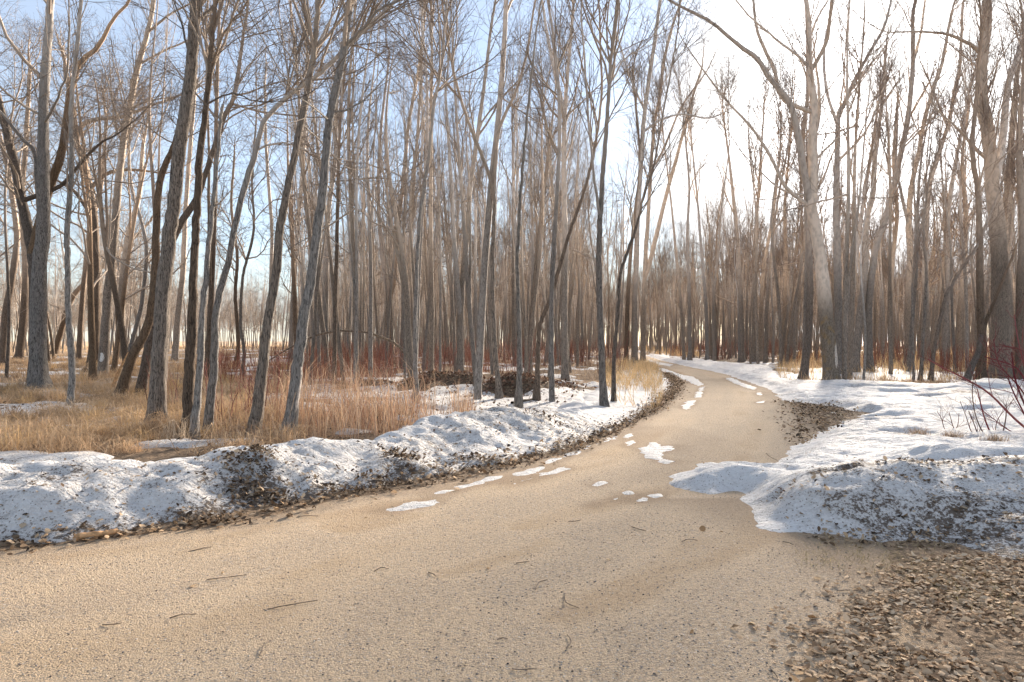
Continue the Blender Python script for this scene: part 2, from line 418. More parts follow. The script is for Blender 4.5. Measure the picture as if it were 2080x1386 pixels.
xs = spread(-11, 14, 0.17, (-1500, 1500)); ys = spread(3, 26, 0.17, (-60, 2500), 1.07)
X, Y, Q = grid(xs, ys); Z = zground(X, Y)
STRAW = [(*G(x, y), rx, ry, w) for x, y, rx, ry, w in [(200, 850, 5, 5, .25), (300, 760, 10, 12, .6), (1290, 780, 2, 8, 1.0), (1750, 775, 8, 4, .9), (1350, 712, 20, 20, .9), (780, 860, 2.5, 1.8, .9), (500, 705, 60, 40, 1)]]
stw = 0.35 * np.ones_like(X) + 0.6 * sst(Y, 55, 110)
for bx, by, rx, ry, w in STRAW: stw += w * np.exp(-((X - bx) / rx) ** 2 - ((Y - by) / ry) ** 2)
for bx, by, h, r in BUMPS: stw -= 1.2 * np.exp(-((X - bx) ** 2 + (Y - by) ** 2) / (r * r * 1.4))
stw = np.where((Y < 6.5) & (X > 1), 0.75, stw)
GROUND = obj('ground', mesh_np('ground', np.stack([X, Y, Z], 1), Q, attrs={'straw': np.clip(stw, 0, 1)}, mats=[M_SOIL]), kind='structure', label='brown forest soil with leaf litter and dry straw')

PATCH = [
    ([(762, 1039), (800, 1029), (840, 1020), (888, 1015), (895, 1022), (840, 1035), (790, 1044)], 'long thin snow streak on gravel, lowest of the melting streaks'),
    ([(874, 1004), (905, 995), (926, 996), (910, 1004), (885, 1008)], 'stubby snow piece between two long snow streaks on gravel'),
    ([(916, 991), (960, 979), (1000, 970), (1026, 965), (1022, 972), (980, 984), (935, 996)], 'slim snow streak hugging the leaf edge of the gravel track'),
    ([(1040, 963), (1065, 955), (1090, 949), (1107, 944), (1109, 952), (1075, 965), (1048, 969)], 'wide upper snow streak of a parallel pair on gravel'),
    ([(1040, 981), (1070, 972), (1105, 962), (1145, 949), (1157, 953), (1120, 964), (1080, 976), (1045, 984)], 'long lower snow streak of a parallel pair on gravel'),
    ([(1095, 943), (1130, 931), (1170, 916), (1196, 905), (1202, 909), (1160, 927), (1110, 945)], 'narrow snow ribbon running along the brown leaf edge'),
    ([(1213, 903), (1232, 892), (1247, 886), (1260, 887), (1240, 897)], 'small snow sliver at the end of the snow bank leaves'),
    ([(1264, 905), (1285, 896), (1291, 904), (1274, 910)], 'small snow scrap beside the broad snow patch on gravel'),
    ([(1288, 911), (1310, 909), (1325, 900), (1340, 907), (1374, 906), (1370, 915), (1345, 923), (1335, 933), (1313, 931), (1300, 920)], 'broad ragged snow patch alone in the middle of the gravel'),
    ([(1381, 829), (1397, 815), (1415, 813), (1409, 825), (1394, 833)], 'short snow patch on gravel at the leafy road bend'),
    ([(1411, 808), (1420, 787), (1432, 786), (1424, 807)], 'upright snow strip above the short patch at the road bend'),
    ([(1319, 743), (1347, 748), (1383, 761), (1410, 766), (1431, 782), (1418, 784), (1400, 777), (1374, 765), (1345, 754)], 'curved snow ribbon lining the brown leaves round the road bend'),
    ([(1312, 729), (1339, 736), (1367, 741), (1361, 745), (1327, 739)], 'distant snow ribbon in the middle of the far track'),
    ([(1473, 768), (1488, 768), (1503, 776), (1536, 788), (1531, 793), (1493, 780)], 'snow strip near the outer edge of the road curve'),
    ([(1262, 889), (1281, 881), (1276, 892)], None), ([(1201, 987), (1222, 979), (1231, 982), (1210, 990)], None), ([(1238, 1015), (1255, 1010), (1268, 1014), (1250, 1019)], None),
    ([(1288, 1019), (1312, 1013), (1314, 1019), (1298, 1022)], None), ([(1316, 1008), (1335, 1001), (1349, 1004), (1330, 1011)], None), ([(1188, 1028), (1208, 1022), (1222, 1026), (1202, 1031)], None),
    ([(1534, 798), (1547, 797), (1544, 805)], None), ([(1532, 818), (1553, 815), (1545, 822)], None), ([(1338, 938), (1352, 934), (1372, 938), (1352, 942)], None), ([(1266, 1002), (1276, 1000), (1280, 1004), (1270, 1006)], None)]
xs = spread(-7, 6, 0.10, (-14, 40), 1.05); ys = spread(2.6, 15, 0.10, (-8, 110), 1.04)
X, Y, Q = grid(xs, ys); d = sdf(X, Y, ROAD) + (fbm(X, Y, 1.7, 3, 71) - 0.5) * 0.3
rutz = 0.012 * (fbm(X * 0.5, Y, 1.1, 3, 77) - .5)
Zr = np.where(d > 0, 0.004, 0.004 + d * 0.12) + rutz * sst(d, 0, .4)
dl, sl, il, pl_ = seg_dist(X, Y, LEP); alo = il + pl_
wob = (vn(X, Y, .25, 75) - .5) * .7
band = .5 + .5 * np.cos(2 * np.pi * (dl + wob) / 1.55)
track = np.clip(0.46 * band * (.4 + .8 * vn(dl * .8, alo * .6, 1, 76)) + 0.4 * vn(dl * 2.1, alo * .45, 1.0, 72) + .3 * vn(dl * 5, alo * 1.2, 1, 73) + .35 * fbm(X, Y, .8, 4, 74), 0, 1)
damp = np.clip(0.85 * np.exp(-np.clip(d, 0, 9) / 0.28) + 0.45 * sst(fbm(X * .7, Y * .5, .5, 4, 79), .58, .75), 0, 1)
for pp_, _l in PATCH: damp = np.clip(damp + .8 * np.exp(-np.clip(-sdf(X, Y, Gl(pp_)), 0, 9) / .09), 0, 1)
damp = np.clip(damp + 0.9 * sst(X + 0.35 * Y, 3.3, 4.6) * (Y < 7), 0, 1)
V, Q, at = keep(np.stack([X, Y, Zr], 1), Q, d > -0.35, {'damp': damp, 'track': track})
obj('gravel_road', mesh_np('gravel_road', V, Q, attrs=at, mats=[M_ROAD]), kind='structure', label='tan gravel track curving into the wood')


def ztop(x, y, banks=True):
    x = np.atleast_1d(np.asarray(x, float)); y = np.atleast_1d(np.asarray(y, float))
    z = zground(x, y); r = sdf(x, y, ROAD) > -0.05
    z = np.maximum(z, np.where(r, 0.006, -9))
    if banks:
        z = np.maximum(z, np.where(r, 0, zground(x, y)) + np.maximum(t_left(x, y), t_right(x, y)))
        z = np.maximum(z, zground(x, y) + t_forest(x, y))
    return z


def snow_obj(name, X, Y, Q, T, dirt, lim=-0.02, **pr):
    V = np.stack([X, Y, np.maximum(zground(X, Y), np.where(inside(X, Y, ROAD), 0.0, -9)) + T], 1)
    V, Q, at = keep(V, Q, T > lim, {'dirt': np.clip(dirt, 0, 1.3)})
    return obj(name, mesh_np(name, V, Q, attrs=at, mats=[M_SNOW]), **pr)


xs = np.arange(-8.6, 14.5, 0.055); ys = np.concatenate([np.arange(4.2, 15, 0.055), np.arange(15, 60, 0.13)])
X, Y, Q = grid(xs, ys); T = t_left(X, Y)
d, s, i, p = seg_dist(X, Y, LEP); d = d * s; Cc = LEC[i]
dirt = 0.10 + 0.42 * (1 - sst(d, Cc * 0.8, Cc * 1.02)) + 0.22 * sst(fbm(X, Y, .9, 3, 81), .5, .68) + 0.45 * np.exp(-np.clip(d, 0, 9) / 0.10) - 0.35 * sst(Y, 11.5, 15)  # front slope weight: road dirt, and some shading painted into the snow colour
for cx, cy, r_, w in [(505, 995, .22, .45), (820, 950, .25, .4), (1120, 868, .7, .3)]:
    gx, gy = G(cx, cy + 20); dirt += w * np.exp(-((X - gx) ** 2 + (Y - gy) ** 2) / (r_ * r_))
snow_obj('snow_bank', X, Y, Q, T, dirt, label='long dirty ploughed snow bank along the wooded inner side of the track', category='snow bank')

xs = np.arange(1.2, 24, 0.065); ys = np.concatenate([np.arange(4.6, 13, 0.055), np.arange(13, 34, 0.12), np.arange(34, 85, 0.35)])
X, Y, Q = grid(xs, ys); T = t_right(X, Y); yr = 6.55 + 0.05 * (X - 3)
dirt = (0.36 * (1 - sst(Y, yr - 0.05, yr + 0.12)) * sst(X, 2.5, 2.9) + 0.55 * np.exp(-((Y - yr - 0.05) / 0.13) ** 2) * sst(X, 2.6, 3)
        + 0.22 + 0.4 * sst(fbm(X, Y, .8, 3, 83), .55, .72) + 0.12 * np.exp(-np.clip(sdf(X, Y, RS), 0, 9) / 0.1) * (X > 2.5))
for cx, cy, rx, ry, w in [(1760, 845, 1.0, .25, .8), (1850, 892, .45, .3, .8), (1850, 806, .6, .35, .7), (1790, 798, .6, .3, .6), (1950, 803, .9, .35, .5)]:
    gx, gy = G(cx, cy + 8); dirt += w * np.exp(-((X - gx) / rx) ** 2 - ((Y - gy) / ry) ** 2)
snow_obj('snow_field', X, Y, Q, T, dirt, label='white snow field with a dirty ploughed heap beside the leaf litter', category='snow bank')

xs = spread(-10, 12, 0.11, (-70, 70), 1.06); ys = spread(6.5, 26, 0.11, (6, 130), 1.05)
X, Y, Q = grid(xs, ys); T = t_forest(X, Y)
bl = np.maximum(t_left(X, Y), t_right(X, Y)); T = np.where(bl > 0.03, -0.15, T)
snow_obj('forest_snow', X, Y, Q, T, 0.25 + 0.5 * fbm(X, Y, 1, 3, 85), lim=-0.015, kind='stuff', label='patchy old snow lying between the trees on the forest floor', category='snow')

for px, lab in PATCH:
    P = Gl(px); st_ = 0.03 if P[:, 1].mean() < 14 else 0.09
    X, Y, Q = grid(np.arange(P[:, 0].min() - .12, P[:, 0].max() + .12, st_), np.arange(P[:, 1].min() - .15, P[:, 1].max() + .15, st_ * 1.2))
    d = sdf(X, Y, P) + (fbm(X, Y, 4, 4, 91) - .5) * .24 + .035
    T = 0.013 * sst(d, -0.02, 0.16) + np.where(d < 0, d * .3, 0) + 0.008 * sst(d, 0, .1) * (fbm(X, Y, 12, 2, 92) - .5)
    o = snow_obj('snow_patch', X, Y, Q, T, 0.42 + 0 * X, lim=-0.002, category='snow patch', group='snow patches melting on the gravel track')
    o['label'] = lab or 'tiny scrap of melting snow lying on bare gravel'


# ------------------------------------------------------------------ tubes and trees
def tubes(P, R, sides):
    """P (n,k,3), R (n,k) -> verts, quads"""
    n, k = P.shape[:2]
    T = np.empty_like(P); T[:, 1:-1] = P[:, 2:] - P[:, :-2]; T[:, 0] = P[:, 1] - P[:, 0]; T[:, -1] = P[:, -1] - P[:, -2]
    T /= np.linalg.norm(T, axis=2, keepdims=True) + 1e-9
    ref = np.where(np.abs(T[:, :1, 2:3]) > 0.8, np.array([1.0, 0.13, 0]), np.array([0.1, 0.05, 1.0]))
    U = np.cross(T, np.broadcast_to(ref, T.shape)); U /= np.linalg.norm(U, axis=2, keepdims=True) + 1e-9
    Wv = np.cross(T, U)
    a = np.arange(sides) * 2 * math.pi / sides
    if R.ndim == 2: R = R[:, :, None]
    V = P[:, :, None, :] + R[..., None] * (np.cos(a)[None, None, :, None] * U[:, :, None, :] + np.sin(a)[None, None, :, None] * Wv[:, :, None, :])
    base = (np.arange(n)[:, None, None] * k + np.arange(k - 1)[None, :, None]) * sides
    j = np.arange(sides)[None, None, :]; j2 = (j + 1) % sides
    q = np.stack([base + j, base + j2, base + sides + j2, base + sides + j], -1).reshape(-1, 4)
    return V.reshape(-1, 3), q


class Acc:
    def __init__(s): s.v = []; s.q = []; s.t = []; s.n = 0

    def add(s, V, q, tone): s.v.append(V); s.q.append(q + s.n); s.t.append(np.broadcast_to(tone, (len(V),)) if np.ndim(tone) == 0 else tone); s.n += len(V)

    def mesh(s, name, mat):
        return mesh_np(name, np.concatenate(s.v), np.concatenate(s.q), attrs={'tone': np.concatenate(s.t)}, mats=[mat])


def catmull(P, n):
    P = np.asarray(P, float); P = np.vstack([2 * P[0] - P[1], P, 2 * P[-1] - P[-2]])
    m = len(P) - 3; t_ = np.linspace(0, m - 1e-6, n); i = t_.astype(int); u = (t_ - i)[:, None]
    a, b_, c_, d_ = P[i], P[i + 1], P[i + 2], P[i + 3]
    return 0.5 * (2 * b_ + (c_ - a) * u + (2 * a - 5 * b_ + 4 * c_ - d_) * u * u + (3 * b_ - a - 3 * c_ + d_) * u ** 3)


def grow(rng, P, R, n, t0, t1, ang, L, up, wig, k, rr, rmin, shrink=0.55, tp=0.0):
    m, kp = P.shape[:2]
    ln = np.linalg.norm(np.diff(P, axis=1), axis=2).sum(1)
    idx = rng.choice(m, n, p=ln / ln.sum()); t_ = t0 + (t1 - t0) * rng.random(n) ** (1 - tp)
    f = t_ * (kp - 1) * 0.999; i = f.astype(int); a = (f - i)[:, None]
    A, B = P[idx, i], P[idx, i + 1]; pos = A * (1 - a) + B * a
    tan = B - A; tan /= np.linalg.norm(tan, axis=1, keepdims=True) + 1e-9
    rad = R[idx, i] * (1 - a[:, 0]) + R[idx, i + 1] * a[:, 0]
    rv = rng.normal(size=(n, 3)); rv -= (rv * tan).sum(1, keepdims=True) * tan; rv /= np.linalg.norm(rv, axis=1, keepdims=True) + 1e-9
    an = ang * (1 + 0.22 * rng.normal(size=n)); dr = np.cos(an)[:, None] * tan + np.sin(an)[:, None] * rv
    le = L * (0.45 + 0.9 * rng.random(n)) * (1 - shrink * t_)
    out = np.empty((n, k, 3)); out[:, 0] = pos; q = pos
    for s in range(1, k):
        dr = dr + wig * rng.normal(size=(n, 3)); dr[:, 2] += up; dr /= np.linalg.norm(dr, axis=1, keepdims=True)
        q = q + dr * (le / (k - 1))[:, None]; out[:, s] = q
    r0 = np.maximum(np.minimum(rad * 0.62, rr * le + rmin), rmin)
    Rr = r0[:, None] * np.linspace(1, 0.32, k)[None, :]; Rr = np.maximum(Rr, rmin * 0.75)
    return out, Rr


STY = {  # n1, start, angle1, len1, up1, n2 per, n3 per, wiggle, angle2
    'pop': dict(n1=32, t0=.34, a1=.44, l1=4.8, up=.055, n2=7, l2=1.5, n3=4.4, l3=.6, wig=.10, a2=.55),
    'old': dict(n1=26, t0=.24, a1=.85, l1=5.6, up=.05, n2=9, l2=1.7, n3=6.5, l3=.8, wig=.20, a2=.85),
    'slim': dict(n1=20, t0=.42, a1=.60, l1=3.0, up=.09, n2=5, l2=.9, n3=4, l3=.45, wig=.12, a2=.7)}


def crown(acc, rng, P0, R0, sty, rmin, dens=1.0, scale=1.0, t0=None, limbs=(), fine=1.0):
    S = STY[sty]; n1 = max(4, int(S['n1'] * dens))
    P1, R1 = grow(rng, P0, R0, n1, S['t0'] if t0 is None else t0, 0.985, S['a1'], S['l1'] * scale, S['up'], S['wig'], 8, .0095, rmin * 1.5, .82, tp=.0)
    V, q = tubes(P1, R1, 4); acc.add(V, q, np.repeat(np.clip(R1 / 0.03, 0, 1).ravel(), 4))
    par = [(P1, R1)]
    if len(limbs): par.append(limbs)
    k8 = P1.shape[1]
    PP = np.concatenate([p for p, r in par]); RR = np.concatenate([r for p, r in par])
    n2 = int(len(PP) * S['n2'])
    P2, R2 = grow(rng, PP, RR, n2, .18, .98, S['a2'], S['l2'] * scale, S['up'] * .9, S['wig'] * 1.3, 5, .0052, rmin * 1.05, .4)
    V, q = tubes(P2, R2, 3); acc.add(V, q, np.repeat(np.clip(R2 / 0.03, 0, 1).ravel(), 3))
    n3 = int(n2 * S['n3'] * fine)
    P3, R3 = grow(rng, P2, R2, n3, .1, 1, .75, S['l3'] * scale, S['up'] * .7, S['wig'] * 1.5, 3, .0018, rmin, .3)
    V, q = tubes(P3, R3, 3); acc.add(V, q, 0.0)


def rings(rng, P, r, sides, lump=0.10, flare=True, z0=0.0, fl=.6):
    k = len(P); a = np.arange(sides) * 2 * math.pi / sides
    s = np.concatenate([[0], np.cumsum(np.linalg.norm(np.diff(P, axis=0), axis=1))])
    ph = rng.random(4) * 20
    R = r[:, None] * (1 + lump * (vn(a[None, :] * 0 + np.cos(a)[None, :] * 1.3 + ph[0], s[:, None] * 1.1 + np.sin(a)[None, :] * 1.3 + ph[1], 1.0, 5) - .5) * 2
                      + 0.05 * (vn(np.cos(a)[None, :] * 3 + ph[2] + 0 * s[:, None], s[:, None] * 4 + np.sin(a)[None, :] * 3, 1.3, 6) - .5) * 2)
    if flare:
        R = R * (1 + fl * np.exp(-np.clip(s - .2, 0, None) / 0.28)[:, None] * (0.6 + 0.55 * np.cos(a * 4 + ph[3])[None, :] * 0.8))
    return R


TREES = []          # (x, y, radius) of every placed trunk


def ray(x, y, D): return np.array([(x - HX) / F * D, D, CH - (y - HY) / F * D])


def shell(name, P, r, zr, ar, mat, parent, lift=0.004):
    """a thin patch of bared wood or paint lying on a trunk; ar = angles seen from above (0 = +X, -90 = to the camera)"""
    m = (P[:, 2] >= zr[0]) & (P[:, 2] <= zr[1]); idx = np.where(m)[0]
    zz_ = np.linspace(zr[0], zr[1], 14); cx = np.interp(zz_, P[:, 2], P[:, 0]); cy = np.interp(zz_, P[:, 2], P[:, 1]); rr_ = np.interp(zz_, P[:, 2], r)
    aa = np.radians(np.linspace(ar[0], ar[1], 9)); u = np.linspace(0, 1, 14); wd = np.clip(np.sin(np.pi * u), 0, 1) ** .6
    mid = aa.mean(); V = []
    for lay in (lift, -0.03):
        for j in range(14):
            w_ = wd[j] * (0.85 + 0.3 * random.Random(j).random()); ang = mid + (aa - mid) * w_
            V.append(np.stack([cx[j] + (rr_[j] + lay) * np.cos(ang), cy[j] + (rr_[j] + lay) * np.sin(ang), np.full(9, zz_[j])], 1))
    V = np.concatenate(V); i = np.arange(13)[:, None] * 9 + np.arange(8)[None, :]
    q1 = np.stack([i, i + 1, i + 10, i + 9], -1).reshape(-1, 4); o_ = 14 * 9; q = [q1, q1[:, ::-1] + o_]
    for j in range(13): q.append(np.array([[j * 9, (j + 1) * 9, (j + 1) * 9 + o_, j * 9 + o_], [j * 9 + 8, j * 9 + 8 + o_, (j + 1) * 9 + 8 + o_, (j + 1) * 9 + 8]]))
    return obj(name, mesh_np(name, V, np.concatenate(q), mats=[mat]), parent)


TOT = [0]


def hand_tree(label, pts, w0, w1, mat=None, sty='pop', H=15.0, tone=(4, 9), limbs=(), dens=1.0, t0=None, seed=0, D=None, name='poplar_tree', drift=.04, top=True, twig=None, marks=(), fl=.95, sc=1.0):
    rng = np.random.default_rng(1000 + seed + int(pts[0][0]) * 7)
    mat = mat or M_GREY; twig = twig or M_TWIG
    D0 = D or CH * F / (pts[0][1] - HY)
    zb = float(ztop(*[np.array([c]) for c in G(pts[0][0], HY + CH * F / D0)], banks=False)[0]); D0 = D0 * (CH - zb) / CH
    dd = rng.normal() * drift
    def to3(pl, d0, ofs=0.0, spread_=0.0):
        out = []
        for k_, (x, y) in enumerate(pl):
            zz_ = max(0, (HY - y) / F * d0 + CH); out.append(ray(x, y, d0 + dd * zz_ + ofs + spread_ * k_ / max(1, len(pl) - 1)))
        return np.array(out)
    P = to3(pts, D0); base = P[0].copy(); base[2] = zb
    zt = P[-1, 2]; r0 = w0 * .90 / 2 / F * D0; r1 = w1 * .84 / 2 / F * D0
    P = np.vstack([base - [0, 0, .25] - 0.25 * np.append((P[1] - P[0])[:2], 0) / max(.5, P[1, 2] - P[0, 2]), P[1:] if len(P) > 1 else P])
    ntr = len(P)
    if top and zt < H:
        dr = P[-1] - P[-2]; dr /= np.linalg.norm(dr); q = P[-1]; st_ = 1.2
        while q[2] < H:
            dr = dr * .72 + np.array([0, 0, .28]) + rng.normal(size=3) * .06; dr /= np.linalg.norm(dr); q = q + dr * st_; P = np.vstack([P, q])
    elif top:
        dr = P[-1] - P[-2]; dr /= np.linalg.norm(dr); q = P[-1]
        for _ in range(4): dr = dr * .8 + np.array([0, 0, .2]) + rng.normal(size=3) * .08; dr /= np.linalg.norm(dr); q = q + dr * .9; P = np.vstack([P, q])
    Zmax = P[-1, 2]; n = max(16, int(np.linalg.norm(np.diff(P, axis=0), axis=1).sum() / 0.16)); n = min(n, 110)
    C = catmull(P, n); C[1:-1, :2] += rng.normal(size=(n - 2, 2)) * 0.006
    z = C[:, 2]
    if top and Zmax > zt + .5:
        r = np.interp(z, [zb, zb + .6, zt, Zmax], [r0 * 1.06, r0, r1, 0.012])
    else: r = np.interp(z, [zb, zb + .6, Zmax], [r0 * 1.06, r0, r1])
    root = obj(name, None, loc=(base[0], base[1], zb), label=label, category='tree')
    C = C - np.array([base[0], base[1], zb]); z = C[:, 2]
    near = D0 < 22; sd = 20 if near else 12
    Rr = rings(rng, C, r, sd, fl=fl); V, q = tubes(C[None], Rr[None], sd)
    tn = np.repeat(sst(z, tone[0], tone[1]), sd); a = Acc(); a.add(V, q, tn); obj('trunk', a.mesh('trunk', mat), root)
    rmin = max(0.0030, D0 * 0.00012)
    LP = []; LR = []
    for lb in limbs:
        lp, lw0, lw1 = lb[:3]; spd = lb[3] if len(lb) > 3 else rng.normal() * .8
        B = to3(lp, D0, 0, spd) - np.array([base[0], base[1], zb])
        # start exactly on the trunk axis
        j = np.argmin(np.abs(C[:, 2] - B[0, 2]) + np.abs(C[:, 0] - B[0, 0]) * .3); B[0] = C[j]
        if True:
            dr = B[-1] - B[-2]; dr /= np.linalg.norm(dr); q_ = B[-1]
            for _ in range(3): dr = dr * .8 + np.array([0, 0, .2]) + rng.normal(size=3) * .08; dr /= np.linalg.norm(dr); q_ = q_ + dr * .9; B = np.vstack([B, q_])
        kx = len(B) - 3; K = catmull(B, 24); K[2:-1] += rng.normal(size=(21, 3)) * 0.008
        lr = np.interp(np.linspace(0, len(B) - 1, 24), [0, kx - 1, len(B) - 1], [lw0, lw1, .8]) / 2 / F * D0; lr = np.minimum(lr, r[j] * .98)
        Rl = rings(rng, K, lr, 10, .08, False); V, q = tubes(K[None], Rl[None], 10); a = Acc()
        a.add(V, q, np.repeat(sst(K[:, 2], tone[0] - .5, tone[1] - .5), 10)); obj('branch', a.mesh('branch', mat), root)
        ii = np.linspace(0, 23, 8).round().astype(int); LP.append(K[ii]); LR.append(lr[ii])
    a = Acc(); ii = np.linspace(0, n - 1, 40).round().astype(int)
    lim = (np.array(LP), np.array(LR)) if LP else ()
    crown(a, rng, C[ii][None], r[ii][None], sty, rmin, dens, sc * min(1.15, (Zmax - zb) / 14), t0, lim); obj('crown', a.mesh('crown', twig), root)
    for zr, ar, mm in marks: shell('bare_patch', C, r, zr, ar, mm, root)
    TREES.append((base[0], base[1], r0))
    return root, C, r


# ---- traced trees of the foreground (pixel paths of the photograph, distance from where they stand on the ground)
LT = hand_tree
LT('thick grey trunk with rough bark standing in straw behind a slim pale sapling', [(81, 797), (78, 703), (80, 558), (87, 470), (88, 361), (88, 253), (92, 144), (99, 54), (103, 0)], 36, 15, M_GREY, 'old', 16, (7, 11),
   [([(84, 470), (77, 380), (72, 318), (48, 285), (20, 250), (-10, 215)], 10, 5), ([(88, 253), (110, 215), (135, 150), (140, 60)], 6, 3)], t0=.42)
LT('dark brown leaning trunk fused to the thick grey trunk, with a long crooked limb', [(70, 790), (72, 700), (70, 558), (58, 469), (42, 400), (32, 343), (12, 262), (-4, 200)], 26, 17, M_BROWN, 'old', 13, (8, 12),
   [([(66, 520), (82, 450), (108, 361), (126, 307), (141, 198), (152, 159), (166, 123), (202, 94), (227, 43), (260, 5)], 20, 5), ([(95, 410), (120, 380), (152, 345), (176, 318), (205, 290), (240, 272)], 10, 3)], t0=.3, D=22.5)
LT('slim pale grey sapling standing between two dark old trunks', [(141, 832), (146, 775), (144, 703), (139, 630), (137, 522), (136, 469), (146, 325), (144, 216), (155, 108), (164, 0)], 14, 8, M_PALE, 'slim', 12, (5, 9), t0=.45)
LT('dark brown old trunk with broken limbs behind the tree with the white blaze', [(191, 745), (193, 630), (193, 522), (189, 433), (177, 361), (166, 317), (152, 281), (146, 230), (140, 180)], 25, 12, M_BROWN, 'old', 15, (10, 15),
   [([(188, 385), (216, 354), (253, 345), (300, 348), (330, 352)], 9, 3), ([(158, 290), (166, 255), (202, 242), (253, 236), (300, 217), (361, 196)], 11, 4), ([(190, 440), (160, 400), (140, 380), (118, 368)], 8, 4)], t0=.3)
LT('grey leaning tree with a white blaze painted low on its trunk', [(209, 768), (217, 630), (224, 558), (233, 469), (242, 361), (253, 271), (263, 217), (278, 144), (300, 65), (312, 0)], 21, 10, M_GREY, 'pop', 17, (6, 10),
   [([(283, 130), (330, 105), (385, 80)], 5, 3), ([(300, 65), (345, 30), (390, 5)], 5, 3), ([(262, 225), (300, 205), (365, 195)], 5, 2)], t0=.38,
   marks=[((0.72, 1.15), (-125, -55), M_BLAZE)])
LT('thin crooked tree rising behind the leaning broken trunk', [(253, 745), (274, 674), (289, 612), (298, 522), (290, 460), (267, 379), (262, 300), (270, 200)], 10, 6, M_GREY, 'old', 12, (6, 9), dens=.7)
LT('leaning brown trunk with split orange wood at its foot', [(242, 811), (267, 731), (298, 667), (311, 600), (316, 520), (318, 440), (325, 370), (340, 325), (356, 290), (366, 250)], 21, 12, M_BROWN, 'old', 9, (9, 14), dens=.35, t0=.7, drift=0)
LT('dark trunk crossing behind the biggest grey trunk and bending away', [(285, 804), (300, 720), (315, 640), (335, 540), (361, 465), (397, 408), (415, 361), (444, 274), (458, 231), (473, 202), (484, 144), (496, 61)], 21, 7, M_BROWN, 'old', 13, (6, 10), dens=.8, t0=.5, drift=0)
LT('biggest grey trunk with deep furrowed bark beside the grassy bank', [(318, 866), (321, 775), (327, 703), (332, 594), (344, 480), (355, 397), (364, 307), (379, 217), (390, 126), (395, 36), (397, 0)], 35, 23, M_GREY, 'pop', 17, (7, 12),
   [([(396, 50), (420, 25), (445, 0)], 9, 5), ([(388, 140), (370, 50), (352, 0)], 5, 3)], t0=.5, drift=.02)
LT('dark straight trunk just beside the biggest grey trunk', [(381, 880), (384, 775), (388, 703), (392, 594), (397, 486), (400, 433), (404, 343), (415, 253), (426, 144), (433, 54), (438, 0)], 23, 10, M_BROWN, 'pop', 15, (5.5, 9),
   [([(427, 140), (460, 60), (500, 10)], 5, 3), ([(420, 85 + 130), (470, 190), (520, 205)], 4, 2)], t0=.42, drift=.02)
LT('slim grey stem with a snapped top next to the snow bank', [(393, 894), (401, 811), (408, 703), (413, 612), (422, 522), (431, 433), (440, 343), (447, 253), (453, 213)], 16, 7, M_PALE, 'slim', 6, (4, 7), dens=.5, top=False, t0=.5)
LT('curving grey tree arching far over behind two tall leaning trunks', [(419, 887), (429, 811), (435, 739), (438, 648), (451, 576), (466, 522), (483, 433), (502, 361), (520, 307), (534, 253), (549, 231), (585, 195), (617, 173), (643, 155), (675, 126), (715, 87), (755, 47), (796, 8)],
   19, 8, M_GREY, 'pop', 10, (3.6, 6), [([(524, 300), (560, 290), (610, 300), (650, 325)], 5, 2), ([(715, 87), (760, 105), (800, 135)], 4, 2)], t0=.5, drift=0)
LT('tall dark leaning trunk next to the pale scarred tree', [(516, 892), (526, 811), (534, 739), (545, 648), (560, 558), (568, 469), (578, 415), (592, 343), (607, 271), (625, 180), (639, 101), (645, 0)], 24, 11, M_GREY, 'pop', 16, (4.5, 7.5),
   [([(638, 110), (660, 60), (690, 5)], 6, 3), ([(625, 180), (600, 140), (570, 80)], 4, 2), ([(610, 255), (650, 285), (690, 330)], 4, 2)], t0=.48, drift=.02)
LT('pale leaning trunk with a long bare scar above the tall straw', [(586, 893), (596, 811), (607, 721), (617, 648), (632, 558), (645, 469), (655, 397), (661, 325), (668, 253), (682, 180), (697, 108), (708, 36), (713, 0)], 25, 16, M_PALE, 'pop', 16, (5, 9),
   [([(705, 90), (740, 55), (770, 20), (810, 0)], 7, 4), ([(670, 250), (640, 220), (600, 190)], 4, 2), ([(690, 235), (730, 210), (790, 150)], 5, 2)], t0=.5, drift=.02, marks=[((0.45, 1.35), (-80, 10), M_WOOD)])
